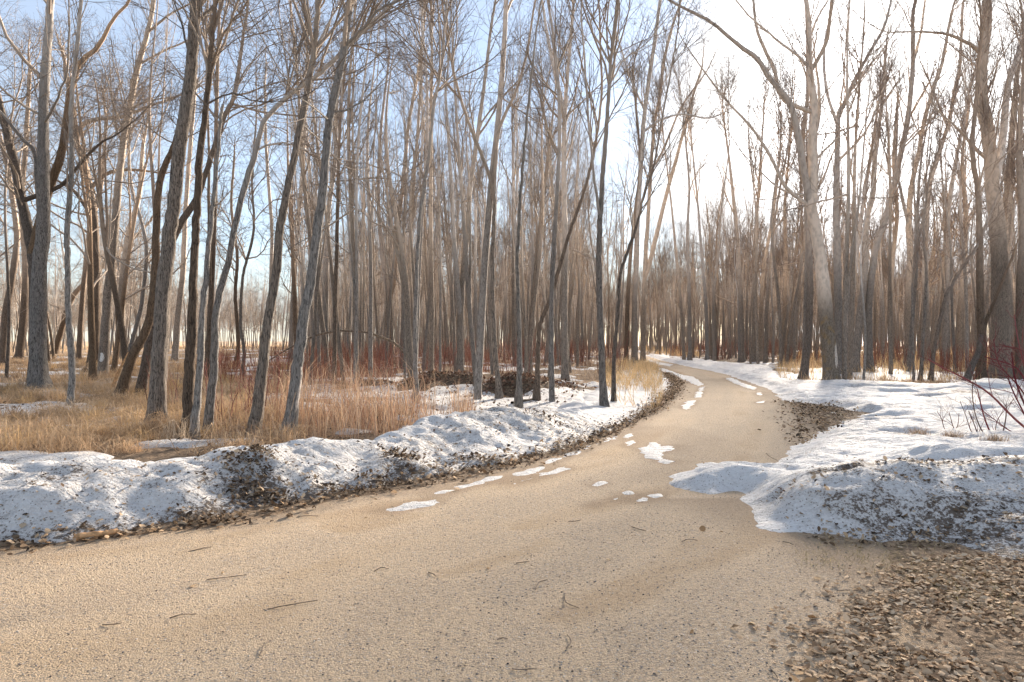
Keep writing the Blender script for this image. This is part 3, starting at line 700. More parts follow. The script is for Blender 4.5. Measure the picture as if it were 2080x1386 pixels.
for pts, w0, w1, lab, st_, mt in [
    ([(679, 785), (681, 630), (684, 500), (688, 325), (693, 217), (700, 144), (704, 40)], 10, 6, 'straight slender tree rising just behind the pale scarred tree', 'pop', M_BROWN),
    ([(660, 735), (661, 630), (663, 500), (668, 420), (680, 330), (684, 220)], 16, 8, 'stout brown trunk in the red brush behind the pale scarred tree', 'pop', M_TAN),
    ([(540, 736), (549, 600), (552, 469), (546, 380), (540, 289), (538, 180)], 10, 5, 'thin upright tree behind the tall dark leaning trunk', 'slim', M_TAN),
    ([(590, 742), (594, 630), (604, 469), (612, 380), (618, 280), (622, 150)], 12, 7, 'slender trunk glimpsed between two leaning foreground trees', 'pop', M_TAN),
    ([(480, 745), (484, 690), (478, 600), (482, 520), (470, 420), (476, 320)], 9, 5, 'small crooked tree on the snowy clearing', 'old', M_BROWN),
    ([(490, 765), (496, 720), (489, 660), (494, 560), (515, 470), (512, 360), (520, 250)], 8, 4, 'bent sapling leaning out of the snowy clearing', 'old', M_GREY),
    ([(355, 735), (362, 640), (372, 550), (376, 450), (384, 330), (395, 200)], 14, 8, 'grey tree standing in the straw beyond the biggest trunk', 'pop', M_GREY),
    ([(4, 745), (12, 640), (26, 560), (34, 480), (22, 380), (6, 300)], 17, 9, 'dark crooked trunk at the edge of the straw clearing', 'old', M_BROWN),
    ([(38, 730), (48, 640), (52, 540), (44, 420), (52, 300), (60, 150)], 16, 8, 'brown old tree just behind the fused pair of trunks', 'old', M_BROWN),
    ([(110, 720), (128, 660), (150, 600), (190, 560), (215, 535), (250, 505), (300, 455)], 14, 6, 'long trunk leaning steeply against the old dark trees', 'old', M_BROWN),
    ([(160, 735), (165, 640), (172, 560), (182, 470), (205, 380), (215, 250)], 12, 7, 'mid-sized brown tree behind the tree with the white blaze', 'old', M_BROWN),
    ([(242, 735), (246, 640), (250, 560), (262, 470), (282, 400), (290, 300)], 18, 8, 'stout tan trunk beyond the tree with the white blaze', 'old', M_TAN)]:
    LT(lab, pts, w0, w1, mt, st_, 14, (5, 9), t0=.36, dens=.75)

CT = lambda lab, pts, w0, w1, mt=M_TAN, limbs=(), H=17, tone=(3.5, 7.5), t0=.42, dens=.8, **k: hand_tree(lab, pts, w0 * .82, w1 * .85, mt, 'pop', H, tone, limbs, dens, t0, **k)
CT('slim grey tree on the dark root mound beside the snowy hollow', [(845, 798), (843, 703), (845, 594), (852, 450), (859, 400), (870, 325), (881, 217), (895, 144), (908, 0)], 12, 6, M_PALE)
CT('straight stout trunk standing in snow behind the fallen branches', [(875, 770), (877, 630), (875, 486), (875, 289), (877, 108), (876, 0)], 15, 6)
CT('brown forked trunk in red brush behind the bent arching sapling', [(796, 742), (789, 630), (801, 558), (809, 450), (818, 380), (830, 253), (850, 144), (861, 54)], 17, 6, M_BROWN, [([(790, 610), (775, 500), (768, 380), (775, 250), (790, 120)], 10, 4)])
CT('leaning trunk close beside the brown forked trunk', [(816, 748), (818, 667), (827, 558), (836, 450), (841, 361), (852, 217), (858, 60)], 13, 6)
CT('thick double trunk splitting at chest height near the snowy hollow', [(935, 776), (935, 667), (939, 576), (951, 450), (955, 380), (968, 290), (985, 160), (1000, 40)], 19, 7, M_TAN, [([(936, 640), (928, 560), (920, 450), (915, 330), (905, 200)], 12, 5)])
CT('pale trunk on a dark root mound forking into two long arms', [(1013, 800), (1005, 703), (1000, 594), (1003, 450), (1004, 400), (989, 343), (960, 271), (935, 198), (917, 126), (902, 36), (898, 0)], 14, 5, M_GREY, [([(1003, 400), (1007, 325), (1014, 263), (1040, 205), (1068, 120), (1085, 10)], 9, 4)])
CT('slender grey trunk between two dark root mounds', [(1054, 806), (1054, 667), (1051, 558), (1054, 450), (1062, 330), (1075, 200), (1090, 60)], 12, 5, M_PALE)
CT('dark mossy trunk forking high into a narrow V by the road', [(1148, 774), (1146, 630), (1148, 540), (1147, 450), (1145, 361), (1146, 271), (1148, 217), (1155, 126), (1166, 0)], 21, 7, M_TAN, [([(1148, 230), (1127, 144), (1112, 72), (1101, 0)], 9, 5), ([(1150, 240), (1190, 200), (1240, 150)], 4, 2)])
CT('crooked brown tree bending across the forked roadside trunks', [(1091, 800), (1094, 685), (1101, 648), (1116, 612), (1137, 540), (1159, 468), (1184, 397), (1199, 343), (1213, 271), (1222, 180), (1218, 60)], 12, 5, M_BROWN)
CT('grey roadside tree standing on the inner snow bank at the bend', [(1229, 838), (1224, 775), (1220, 667), (1217, 558), (1218, 469), (1224, 361), (1231, 271), (1238, 162), (1246, 72), (1254, 0)], 19, 8, M_GREY, [([(1222, 450), (1206, 360), (1196, 250), (1187, 120), (1180, 20)], 6, 3), ([(1236, 170), (1270, 120), (1310, 90)], 4, 2), ([(1240, 130), (1218, 90), (1200, 50), (1215, 10)], 5, 3)], drift=.02)
CT('thin dark tree leaning just behind the grey roadside tree', [(1247, 826), (1247, 739), (1250, 690), (1256, 630), (1260, 558), (1271, 522), (1292, 464), (1308, 397), (1330, 330), (1345, 240)], 11, 5, M_BROWN, H=11)
CT('tall straight trunk in golden grass by the inside of the bend', [(1289, 738), (1289, 630), (1293, 522), (1295, 440), (1300, 361), (1307, 253), (1318, 162), (1329, 90), (1341, 0)], 17, 9, M_TAN, [([(1305, 270), (1340, 245), (1385, 232), (1430, 240)], 5, 3), ([(1310, 230), (1285, 170), (1262, 100)], 5, 3)], H=22, t0=.3)
CT('forked trunk whose right arm leans out over the track', [(1306, 733), (1307, 630), (1309, 576), (1312, 504), (1316, 450), (1321, 361), (1329, 253), (1340, 198), (1354, 97), (1384, 0)], 14, 6, M_TAN, [([(1309, 570), (1318, 540), (1340, 451), (1365, 354), (1383, 289), (1401, 217), (1424, 144)], 11, 4), ([(1322, 350), (1350, 300), (1380, 225), (1425, 160)], 5, 3)], H=22, t0=.3)
CT('brown trunk half hidden behind the tall straight trunk at the bend', [(1272, 738), (1275, 612), (1281, 520), (1290, 430), (1300, 330), (1290, 200)], 13, 6, M_BROWN, H=18)
for pts, w0, lab in [
    ([(1401, 732), (1400, 600), (1396, 480), (1400, 380), (1392, 280)], 13, 'first stout trunk by the far track at the edge of the red thicket'), ([(1390, 725), (1382, 610), (1372, 500), (1362, 400), (1350, 300)], 11, 'left-leaning slim trunk by the far track'),
    ([(1437, 733), (1434, 620), (1424, 500), (1416, 400), (1405, 290)], 12, 'tall trunk rooted in the red thicket across the track'), ([(1451, 738), (1449, 620), (1458, 520), (1466, 420), (1480, 310)], 10, 'slim trunk in front of the red thicket touching the snow'),
    ([(1507, 735), (1505, 620), (1500, 520), (1492, 420), (1478, 300)], 18, 'thick forked trunk in the middle of the stand across the track'), ([(1530, 737), (1533, 620), (1534, 500), (1540, 400), (1548, 280)], 15, 'smooth trunk first right of the red thicket'),
    ([(1545, 736), (1546, 640), (1552, 540), (1570, 440), (1582, 330)], 14, 'trunk bending outward beside the smooth trunk past the red thicket'), ([(1555, 738), (1558, 620), (1566, 520), (1578, 420), (1600, 300)], 12, 'leaning twin trunk at the edge of the pale straw'),
    ([(1594, 730), (1594, 620), (1596, 520), (1594, 420), (1602, 320)], 16, 'stout trunk in pale straw behind the snow across the track'), ([(1596, 728), (1606, 640), (1622, 560), (1640, 480)], 10, 'young trunk slanting from the pale straw toward the mossy tree')]:
    CT(lab, pts, w0 * .9, w0 * .36, M_TAN, H=22, t0=.3, dens=.8, D=min(52, CH * F / (pts[0][1] - HY)), twig=M_TWIG_R)

RT = lambda lab, pts, w0, w1, mt=M_TAN, limbs=(), H=17, tone=(3, 6.5), t0=.34, dens=.9, **k: hand_tree(lab, pts, w0, w1, mt, 'pop', H, tone, limbs, dens, t0, twig=M_TWIG_R, **k)
RT('large mossy forked tree with pale spreading arms at the outer snow edge', [(1688, 780), (1683, 703), (1677, 630), (1670, 558), (1664, 510), (1654, 450), (1648, 415), (1652, 361), (1650, 289), (1654, 217), (1645, 152), (1643, 72), (1638, 0)], 33, 11, M_MOSS,
   [([(1650, 430), (1632, 343), (1621, 271), (1607, 217), (1589, 188), (1560, 155), (1538, 119), (1502, 94), (1469, 65), (1437, 40), (1383, 14)], 15, 5, -1.2),
    ([(1612, 235), (1590, 200), (1572, 140), (1540, 70), (1530, 0)], 9, 5, .6), ([(1652, 150), (1679, 83), (1690, 0)], 9, 6, .5), ([(1645, 80), (1661, 36), (1683, 0)], 5, 3, .5),
    ([(1643, 140), (1614, 108), (1585, 87), (1555, 62), (1520, 30)], 6, 3, -.6), ([(1645, 425), (1596, 379), (1560, 310), (1527, 260), (1480, 209), (1437, 155)], 8, 3, -1.0),
    ([(1653, 300), (1664, 230), (1662, 170)], 9, 5, .6), ([(1648, 400), (1600, 390), (1570, 372), (1530, 335)], 5, 2, .4), ([(1655, 330), (1690, 290), (1720, 268)], 5, 2, -.4)],
   tone=(2.2, 4.0), drift=.0, marks=[((0.35, 1.55), (-75, -25), M_WOOD)], dens=1.0)
RT('tall straight trunk directly behind the mossy forked tree', [(1706, 765), (1703, 630), (1701, 522), (1699, 450), (1699, 361), (1701, 289), (1704, 231), (1715, 209), (1740, 155), (1766, 108), (1791, 65), (1802, 36)], 20, 6, M_TAN, [([(1702, 260), (1680, 190), (1674, 100), (1690, 20)], 7, 4), ([(1700, 330), (1740, 290), (1768, 250), (1790, 190)], 6, 3)], H=15)
RT('reddish leaning trunk at the snow edge beside the mossy forked tree', [(1632, 773), (1641, 685), (1645, 594), (1643, 486), (1638, 400), (1630, 300), (1640, 200)], 17, 8, M_BROWN, H=14)
RT('trunk pair member with dark lower bark in golden grass', [(1737, 755), (1744, 667), (1753, 594), (1758, 522), (1760, 450), (1773, 397), (1777, 325), (1790, 220), (1800, 100)], 17, 6)
RT('tall pale S-shaped tree sweeping up toward the sun', [(1767, 755), (1764, 640), (1773, 540), (1784, 486), (1802, 433), (1820, 361), (1831, 307), (1841, 260), (1849, 202), (1854, 137), (1854, 36), (1860, 0)], 16, 8, M_TAN, [([(1855, 130), (1870, 70), (1880, 0)], 6, 4)])
RT('rough trunk dividing into two pale leaders above golden grass', [(1845, 748), (1845, 630), (1849, 522), (1846, 450), (1852, 379), (1867, 307), (1878, 245), (1896, 180), (1914, 126), (1930, 40)], 17, 6, M_TAN, [([(1847, 460), (1830, 390), (1820, 330), (1824, 240)], 7, 3)])
RT('slender trunk with a high fork near the leaning snow-edge saplings', [(1884, 745), (1881, 630), (1879, 522), (1881, 469), (1888, 379), (1903, 325), (1921, 271), (1928, 249), (1939, 188), (1950, 126), (1955, 20)], 14, 6, M_TAN, [([(1925, 258), (1905, 210), (1885, 160)], 6, 3)])
RT('crooked sapling at the back of the snow with a bent foot', [(1869, 777), (1874, 703), (1878, 640), (1882, 560), (1876, 470), (1885, 380)], 8, 4, M_GREY, H=9, dens=.5)
RT('pole-thin straight sapling standing at the snow edge', [(1856, 779), (1855, 703), (1853, 600), (1858, 500)], 5, 3, M_GREY, H=8, dens=.4)
RT('slim sapling leaning hard toward the big furrowed tree', [(1890, 778), (1897, 713), (1906, 667), (1921, 602), (1935, 576), (1957, 540), (1985, 500), (2010, 440)], 9, 5, M_BROWN, H=8, dens=.5)
RT('dark stout trunk with a slanting second foot beside the big furrowed tree', [(1993, 775), (1995, 703), (1991, 630), (1990, 540), (1989, 450), (1985, 380), (1975, 300), (1985, 180)], 18, 8, M_BROWN, [([(1993, 690), (2000, 660), (2012, 630), (2040, 560)], 10, 5)])
RT('slanting short trunk propping against the dark stout trunk', [(1961, 777), (1974, 745), (1986, 717), (1993, 680)], 14, 10, M_BROWN, H=3, dens=.1, top=False)
RT('big furrowed tree with an arching pale limb beside the dogwood bush', [(2034, 770), (2033, 630), (2031, 540), (2025, 450), (2016, 379), (2011, 307), (2004, 253), (1993, 198), (1995, 126), (1998, 101), (2004, 54), (2005, 0)], 40, 20, M_TAN,
   [([(1996, 112), (1978, 95), (1957, 83), (1921, 69), (1867, 65), (1838, 65)], 9, 3, -.6), ([(2018, 390), (2030, 325), (2038, 271), (2046, 180), (2066, 119), (2085, 40)], 17, 9, 1.0), ([(2010, 330), (1985, 305), (1957, 274), (1932, 249)], 8, 4, -.5)], tone=(4.5, 7.5))
RT('dark trunk at the far side of the dogwood bush', [(2074, 772), (2072, 630), (2078, 450), (2070, 300), (2080, 150)], 20, 10, M_BROWN)
RT('tall tree rising behind the big furrowed tree', [(2060, 748), (2050, 630), (2044, 469), (2054, 289), (2065, 162), (2078, 60)], 18, 9)
RT('short twin trunk standing behind the S-shaped tree', [(1724, 748), (1727, 660), (1735, 560), (1748, 450), (1765, 340), (1780, 240)], 13, 6)
RT('trunk with pale upper bark between the S-shaped tree and rough trunk', [(1812, 742), (1808, 640), (1812, 540), (1822, 430), (1815, 330), (1822, 220)], 12, 6)
RT('thin trunk rising in golden grass near the crooked sapling', [(1920, 750), (1922, 640), (1928, 540), (1926, 440), (1940, 340), (1960, 230)], 13, 6)
RT('slender trunk just in front of the far straw by the big furrowed tree', [(1948, 745), (1950, 640), (1958, 540), (1962, 430), (1955, 320), (1968, 220)], 12, 6)

# split orange slab at the foot of the leaning brown trunk
gx, gy = G(228, 806)
P = np.array([ray(224, 806, gy), ray(238, 765, gy), ray(252, 735, gy), ray(261, 716, gy)]); P[0, 2] = -.05
K = catmull(P, 14); V, q = tubes(K[None], (np.linspace(.07, .02, 14)[None, :, None] * np.array([1, .5, 1.1, .4, .9, .5])[None, None, :]), 6)
obj('split_stump', mesh_np('split_stump', V, q, smooth=False, mats=[M_WOODO]), label='splintered slab of orange wood leaning beside a brown trunk', category='stump')


# ---- copied trees of the middle distance
def variant(seed, sty, H, r0, forks, fine=.65):
    rng = np.random.default_rng(seed); n = 34
    z = np.linspace(-.3, H, n); bend = rng.normal(size=2) * .5; ph = rng.random(2) * 6; am = rng.normal(size=2) * .24
    lean = rng.normal(size=2) * (.035 if sty != 'old' else .06)
    C = np.stack([lean[0] * z + bend[0] * (z / H) ** 2 + am[0] * np.sin(z * .55 + ph[0]) * (z / H), lean[1] * z + bend[1] * (z / H) ** 2 + am[1] * np.sin(z * .5 + ph[1]) * (z / H), z], 1)
    r = r0 * np.interp(z / H, [0, .5, .8, 1], [1, .62, .28, .06]); a = Acc()
    V, q = tubes(C[None], rings(rng, C, r, 10, fl=.4)[None], 10); a.add(V, q, np.repeat(sst(z, H * .22, H * .5), 10))
    LP = [C[np.linspace(0, n - 1, 40).round().astype(int)]]; LR = [r[np.linspace(0, n - 1, 40).round().astype(int)]]
    for f in range(forks):
        j = int(n * rng.uniform(.14, .5)); az = rng.random() * 6.28; sp = rng.uniform(.09, .22)
        h2 = np.linspace(0, (H - z[j]) * rng.uniform(.75, .98), 20)
        K = C[j] + np.stack([np.cos(az) * (sp * h2 * (1 - .25 * h2 / H)), np.sin(az) * (sp * h2 * (1 - .25 * h2 / H)), h2], 1); K[1:, :2] += np.cumsum(rng.normal(size=(19, 2)) * .02, 0)
        lr = r[j] * .72 * np.linspace(1, .08, 20)
        V, q = tubes(K[None], rings(rng, K, lr, 8, .08, False)[None], 8); a.add(V, q, np.repeat(sst(K[:, 2], H * .22, H * .5), 8))
        kk = np.linspace(0, 19, 40).round().astype(int); LP.append(K[kk]); LR.append(lr[kk])
    c = Acc(); crown(c, rng, np.array(LP), np.array(LR), sty, .0040, .8, 1.0, .40 if sty != 'old' else .26, (), fine)
    return a, c


VAR = {'pop': [], 'old': [], 'slim': []}
for s in range(8): VAR['pop'].append(variant(200 + s, 'pop', 18.0, .098, s % 3))
for s in range(4): VAR['old'].append(variant(300 + s, 'old', 14.5, .14, 1 + s % 2))
for s in range(3): VAR['slim'].append(variant(400 + s, 'slim', 13.5, .065, s % 2))
VM = {}
for k_, L_ in VAR.items():
    for i_, (a, c) in enumerate(L_):
        VM[(k_, i_)] = (a.mesh('trunk', M_TAN), c.mesh('crown', M_TWIG))

rng = np.random.default_rng(55)
cand = []
occ = [(x, y) for x, y, r in TREES]
tries = 0
while tries < 45000:
    tries += 1
    D = math.sqrt(rng.uniform(14 ** 2, 220 ** 2)); px = rng.uniform(-260, 2340)
    x = (px - HX) / F * D
    if px < 610:
        zone = 'L'; dens = .042 if D > 22 else .012
        if 330 < px < 700 and 24 < D < 120: dens = .012
    elif px < 1325: zone = 'C'; dens = .14 if D > 22 else .04
    else:
        zone = 'R'; dens = .14 if D > 25 else .025
    if D > 65: dens *= .9
    cand.append((x, D, zone, dens))
X_ = np.array([c_[0] for c_ in cand]); Y_ = np.array([c_[1] for c_ in cand])
ok = (sdf(X_, Y_, ROAD) < -0.9) & (t_left(X_, Y_) < 0.0) & (t_right(X_, Y_) < -0.1)
sel = []
area = 0.5 * (2600 / F) * (220 ** 2 - 14 ** 2); per = area / tries   # area stood for by one try
keepers = rng.random(tries)
cell = {}
for k_, (x, y, zone, dens) in enumerate(cand):
    if not ok[k_] or keepers[k_] > dens * per * 1.0: continue
    md = .5 if zone != 'L' else 1.2
    if any((x - a_) ** 2 + (y - b_) ** 2 < md * md for a_, b_ in occ): continue
    occ.append((x, y)); sel.append((math.hypot(x, y), x, y, zone))
sel.sort()
inv = [q_ for q_ in sel if abs(q_[1] / q_[2]) < (HX + 60) / F]
IND = set(inv[:225])
LAB = {('L', 0): ('tree scattered in the straw clearing on the wooded side', 'scattered old trees in the straw clearing'), ('L', 1): ('tree far back beyond the straw clearing', 'far trees beyond the straw clearing'),
       ('C', 0): ('poplar in the close front rows behind the snowy hollow', 'front rows of poplars behind the snowy hollow'), ('C', 1): ('poplar deep inside the dense stand behind the snowy hollow', 'inner poplars behind the snowy hollow'),
       ('R', 0): ('poplar standing in golden grass behind the open snow field', 'poplars behind the open snow field'), ('R', 1): ('poplar deep in the stand beyond the outer road edge', 'inner poplars beyond the outer road edge')}
farpts = []
for q_ in sel:
    dist, x, y, zone = q_
    sty = rng.choice(['pop', 'old', 'slim'], p={'L': [.3, .6, .1], 'C': [.72, .05, .23], 'R': [.72, .08, .2]}[zone]); iv = int(rng.integers(len(VAR[sty])))
    rot = rng.random() * 6.28; scl = rng.uniform(.72, 1.12)
    if q_ in IND:
        z = float(zground(np.array([x]), np.array([y]))[0])
        lab = LAB[(zone, 0 if dist < (34 if zone != 'L' else 45) else 1)]
        fk = {'pop': iv % 3, 'old': 1 + iv % 2, 'slim': iv % 2}[sty]
        look = ('short ' if scl < .83 else 'tall ' if scl > 1.0 else 'mid-height ') + {'pop': '', 'old': 'wide-branched ', 'slim': 'pole-thin '}[sty] + ['single-stemmed ', 'twin-stemmed ', 'three-stemmed '][fk]
        lab = (look + lab[0], lab[1])
        root = obj('poplar_tree', None, loc=(x, y, z), label=lab[0], category='tree', group=lab[1])
        root.rotation_euler = (rng.normal() * .035, rng.normal() * .045, rot); root.scale = (scl,) * 3
        mt, mc = VM[(sty, iv)]; o1 = obj('trunk', mt, root); o2 = obj('crown', mc, root)
        for o_, m_ in ((o1, M_BROWN if zone == 'L' else M_TAN), (o2, M_TWIG_R if zone == 'R' else M_TWIG)):
            o_.material_slots[0].link = 'OBJECT'; o_.material_slots[0].material = m_
    else: farpts.append((x, y, sty, iv, rot, scl, zone))

# ---- the rest of the wood: one mass, instances of lighter trees
fv = []
for s in range(6):
    a, c = variant(600 + s, 'pop' if s < 4 else 'old', 16.5, .088, s % 3, .4)
    V = np.concatenate(a.v + c.v); q = np.concatenate([np.concatenate(a.q), np.concatenate(c.q) + a.n]); tn = np.concatenate(a.t + c.t)
    me = mesh_np('far_tree', V, q, attrs={'tone': tn}, mats=[M_TAN, M_TWIG])
    nq = sum(len(x) for x in a.q); mi = np.ones(len(q), np.int32); mi[:nq] = 0; me.polygons.foreach_set('material_index', mi)
    fv.append(bpy.data.objects.new('far_tree_source', me))
fx = np.array([f_[0] for f_ in farpts]); fy = np.array([f_[1] for f_ in farpts])
me = mesh_np('far_wood', np.stack([fx, fy, zground(fx, fy)], 1), attrs={'rotz': [f_[4] for f_ in farpts], 'scl': [f_[5] for f_ in farpts], 'kindno': [float((i_ * 7 + f_[3]) % 4 if f_[6] != 'L' else 4 + i_ % 2) for i_, f_ in enumerate(farpts)]})
FW = obj('far_wood', me, kind='stuff', label='far rows of bare poplars closing the wood behind', category='wood')
ng = bpy.data.node_groups.new('far_wood', 'GeometryNodeTree')
ng.interface.new_socket('Geometry', in_out='INPUT', socket_type='NodeSocketGeometry'); ng.interface.new_socket('Geometry', in_out='OUTPUT', socket_type='NodeSocketGeometry')
gi = ng.nodes.new('NodeGroupInput'); go = ng.nodes.new('NodeGroupOutput'); jn = ng.nodes.new('GeometryNodeJoinGeometry')


def named(nm):
    n_ = ng.nodes.new('GeometryNodeInputNamedAttribute'); n_.data_type = 'FLOAT'; n_.inputs[0].default_value = nm; return n_.outputs[0]


for s in range(6):
    ip = ng.nodes.new('GeometryNodeInstanceOnPoints'); oi = ng.nodes.new('GeometryNodeObjectInfo'); oi.inputs[0].default_value = fv[s]
    cmpn = ng.nodes.new('FunctionNodeCompare'); cmpn.data_type = 'FLOAT'; cmpn.operation = 'EQUAL'; cmpn.inputs[1].default_value = float(s); cmpn.inputs['Epsilon'].default_value = .1
    cx = ng.nodes.new('ShaderNodeCombineXYZ'); ng.links.new(named('rotz'), cx.inputs[2]); ng.links.new(named('kindno'), cmpn.inputs[0])
    ng.links.new(gi.outputs[0], ip.inputs['Points']); ng.links.new(oi.outputs['Geometry'], ip.inputs['Instance']); ng.links.new(cmpn.outputs[0], ip.inputs['Selection'])
    ng.links.new(cx.outputs[0], ip.inputs['Rotation']); ng.links.new(named('scl'), ip.inputs['Scale']); ng.links.new(ip.outputs[0], jn.inputs[0])
ng.links.new(jn.outputs[0], go.inputs[0])
md = FW.modifiers.new('scatter', 'NODES'); md.node_group = ng


# ------------------------------------------------------------------ fallen wood
def limb(name, label, cat, P, r, mat, twigs=0, seed=0, group=None, k=18, sides=8):
    rng = np.random.default_rng(seed + 5); K = catmull(P, k); K[1:-1] += rng.normal(size=(k - 2, 3)) * r[0] * .12
    rr = np.linspace(r[0], r[1], k); a = Acc(); V, q = tubes(K[None], rings(rng, K, rr, sides, .12, False)[None], sides); a.add(V, q, .5)
    caps = []
    if twigs:
        P1, R1 = grow(rng, K[None], rr[None], twigs, .25, 1, .8, .55, .02, .15, 5, .01, .004); V, q = tubes(P1, R1, 3); a.add(V, q, 0)
    o = obj(name, a.mesh(name, mat), label=label, category=cat)
    if group: o['group'] = group
    return o


D = 27.5
limb('bent_sapling', 'thin dead sapling bowed over in an arch above the red brush', 'tree', [ray(x, y, D) for x, y in [(838, 775), (834, 739), (809, 703), (773, 685), (737, 674), (675, 674), (625, 688), (596, 703), (549, 731)]], (.065, .028), M_DEAD, 14, 3)
LOGS = [((686, 787), (795, 776), .11, 'long dark log half under snow below the bent sapling'), ((770, 789), (850, 778), .08, 'thin dark log crossing beside the slim grey tree'), ((905, 790), (930, 772), .07, 'short log resting on the dark root mound'),
        ((860, 775), (905, 772), .06, 'fallen branch lying on snow behind the slim grey tree'), ((1040, 832), (1090, 822), .04, 'dark stick lying in the snowy hollow by the bank'), ((945, 818), (985, 808), .035, 'thin stick across the snowy hollow'),
        ((1150, 742), (1245, 722), .12, 'fallen trunk lying in the brush behind the roadside trees'), ((172, 757), (196, 752), .16, 'short cut log lying in straw by the old dark trunk')]
for i_, (a_, b_, r_, lab) in enumerate(LOGS):
    A = np.array(G(*a_)); B = np.array(G(*b_)); B = A + (B - A) * min(1, 3.5 / np.linalg.norm(B - A)); pts = []
    for u in np.linspace(0, 1, 5):
        c_ = A + (B - A) * u; pts.append([c_[0], c_[1], float(ztop(c_[0], c_[1])[0]) + r_ * .55])
    limb('fallen_log', lab, 'log', pts, (r_, r_ * .6), M_DARKLOG, 5 if r_ < .1 else 0, i_)


# ------------------------------------------------------------------ grass
def blades(x, y, h, lean, wid, col, rng, curl=.5, z=None):
    n = len(x); z = ztop(x, y) if z is None else z; az = rng.random(n) * 6.283; d = np.stack([np.cos(az), np.sin(az)], 1)
    fa = rng.random(n) * 6.283; s = np.stack([np.cos(fa), np.sin(fa), 0 * fa], 1) * wid[:, None] * .5
    B = np.stack([x, y, z - .02], 1); l = lean * h
    Mi = B + np.stack([d[:, 0] * l * .35, d[:, 1] * l * .35, h * .6], 1)
    T = B + np.stack([d[:, 0] * l * (1 + curl), d[:, 1] * l * (1 + curl), h * np.clip(1 - curl * lean * .7, .15, 1)], 1)
    V = np.stack([B - s, B + s, Mi - s * .8, Mi + s * .8, T], 1).reshape(-1, 3)
    i = np.arange(n)[:, None] * 5; tr = np.concatenate([i + [0, 1, 3], i + [0, 3, 2], i + [2, 3, 4]])
    return V, tr, np.repeat(col, 5, 0)


def pick(rng, n, pal, var=.25):
    pal = np.array(pal); c_ = pal[rng.integers(len(pal), size=n)] * np.clip(1 + var * rng.normal(size=(n, 1)), .4, 1.6); c_ = c_ * np.minimum(1, .74 / c_.max(1, keepdims=True)); return np.clip(c_, .01, .74)


STRAWC = [(.66, .47, .30), (.55, .385, .24), (.72, .56, .40), (.34, .225, .14), (.46, .32, .205)]
GOLD = [(.72, .50, .27), (.63, .43, .225), (.74, .56, .34)]
REED = [(.46, .30, .19), (.56, .39, .26), (.35, .20, .135), (.62, .45, .31), (.42, .33, .26)]


def scatter(rng, n, pxbox, dens=None):
    """points on the ground inside a pixel box, even per ground area"""
    x0, y0, x1, y1 = pxbox; Dn = CH * F / (y1 - HY); Df = CH * F / (y0 - HY)
    D_ = np.sqrt(rng.uniform(Dn ** 2, Df ** 2, n)); x = (rng.uniform(x0, x1, n) - HX) / F * D_; y = D_
    m = np.ones(n, bool)
    if dens is not None: m = rng.random(n) < dens(x, y)
    m &= sdf(x, y, ROAD) < -.1
    return x[m], y[m]


def grass(name, label, specs, seed):
    rng = np.random.default_rng(seed); Vs = []; Ts = []; Cs = []; off = 0
    for box, n, h0, h1, ln, w, pal, clump, snow_ok in specs:
        def dens(x, y):
            c_ = sst(fbm(x, y, clump, 3, seed), .36, .60)
            s = np.maximum(np.maximum(t_left(x, y), t_right(x, y)), t_forest(x, y)); return c_ * np.where(s > 0.01, snow_ok, 1)
        x, y = scatter(rng, n, box, dens); k = len(x)
        if k == 0: continue
        hh_ = h0 + (h1 - h0) * rng.random(k) ** 1.5 * (.3 + 1.4 * vn(x, y, clump * 2.2, seed + 4) ** 1.5); Dm = np.hypot(x, y)
        V, tr, c_ = blades(x, y, hh_, np.abs(ln * (1 + .5 * rng.normal(size=k))), w * (.6 + .8 * rng.random(k)) + Dm * .00022, pick(rng, k, pal), rng)
        Vs.append(V); Ts.append(tr + off); Cs.append(c_); off += len(V)
    me = mesh_np(name, np.concatenate(Vs), None, np.concatenate(Ts), attrs={'col': np.concatenate(Cs)}, mats=[M_GRASS])
    return obj(name, me, kind='stuff', label=label, category='grass')


grass('dry_grass', 'matted tan dead grass covering the forest clearing', [
    ((-120, 800, 560, 930), 40000, .06, .42, 1.5, .006, STRAWC, 1.7, .03),
    ((-150, 730, 640, 800), 26000, .15, .55, .8, .007, STRAWC, .7, .06), ((-150, 703, 700, 730), 16000, .3, .7, .5, .012, GOLD, .3, .15),
    ((1225, 742, 1345, 832), 13000, .25, .85, .7, .008, GOLD, .9, .45), ((1300, 706, 1420, 728), 5000, .5, 1.0, .4, .016, GOLD, .2, .1),
    ((1580, 722, 2150, 775), 34000, .25, .9, .6, .010, GOLD, .5, .45), ((1600, 772, 2000, 786), 3500, .1, .4, .7, .006, STRAWC, .9, .3), ((1560, 706, 2150, 722), 9000, .4, .8, .5, .015, GOLD, .3, .1),
    ((640, 735, 1260, 800), 9000, .1, .5, .7, .006, STRAWC, .8, .05), ((660, 703, 1280, 738), 16000, .3, .8, .4, .012, GOLD + STRAWC, .3, .15)], 901)
grass('tall_dry_grass', 'tall upright dead reeds behind the snow bank', [
    ((560, 838, 935, 893), 3600, .25, 1.3, .45, .006, REED, .9, .4), ((600, 800, 760, 850), 1200, .4, 1.3, .34, .006, REED, .8, .4), ((920, 842, 965, 880), 260, .4, .9, .2, .006, REED, 1.2, 1.),
    ((440, 870, 600, 900), 700, .2, .6, .4, .005, REED, 1.0, .3), ((620, 745, 760, 800), 1500, .5, 1.6, .3, .008, [(.33, .18, .12), (.42, .27, .18), (.30, .14, .10)], .8, .6)], 902)
rng = np.random.default_rng(906); Vs, Ts, Cs, off = [], [], [], 0
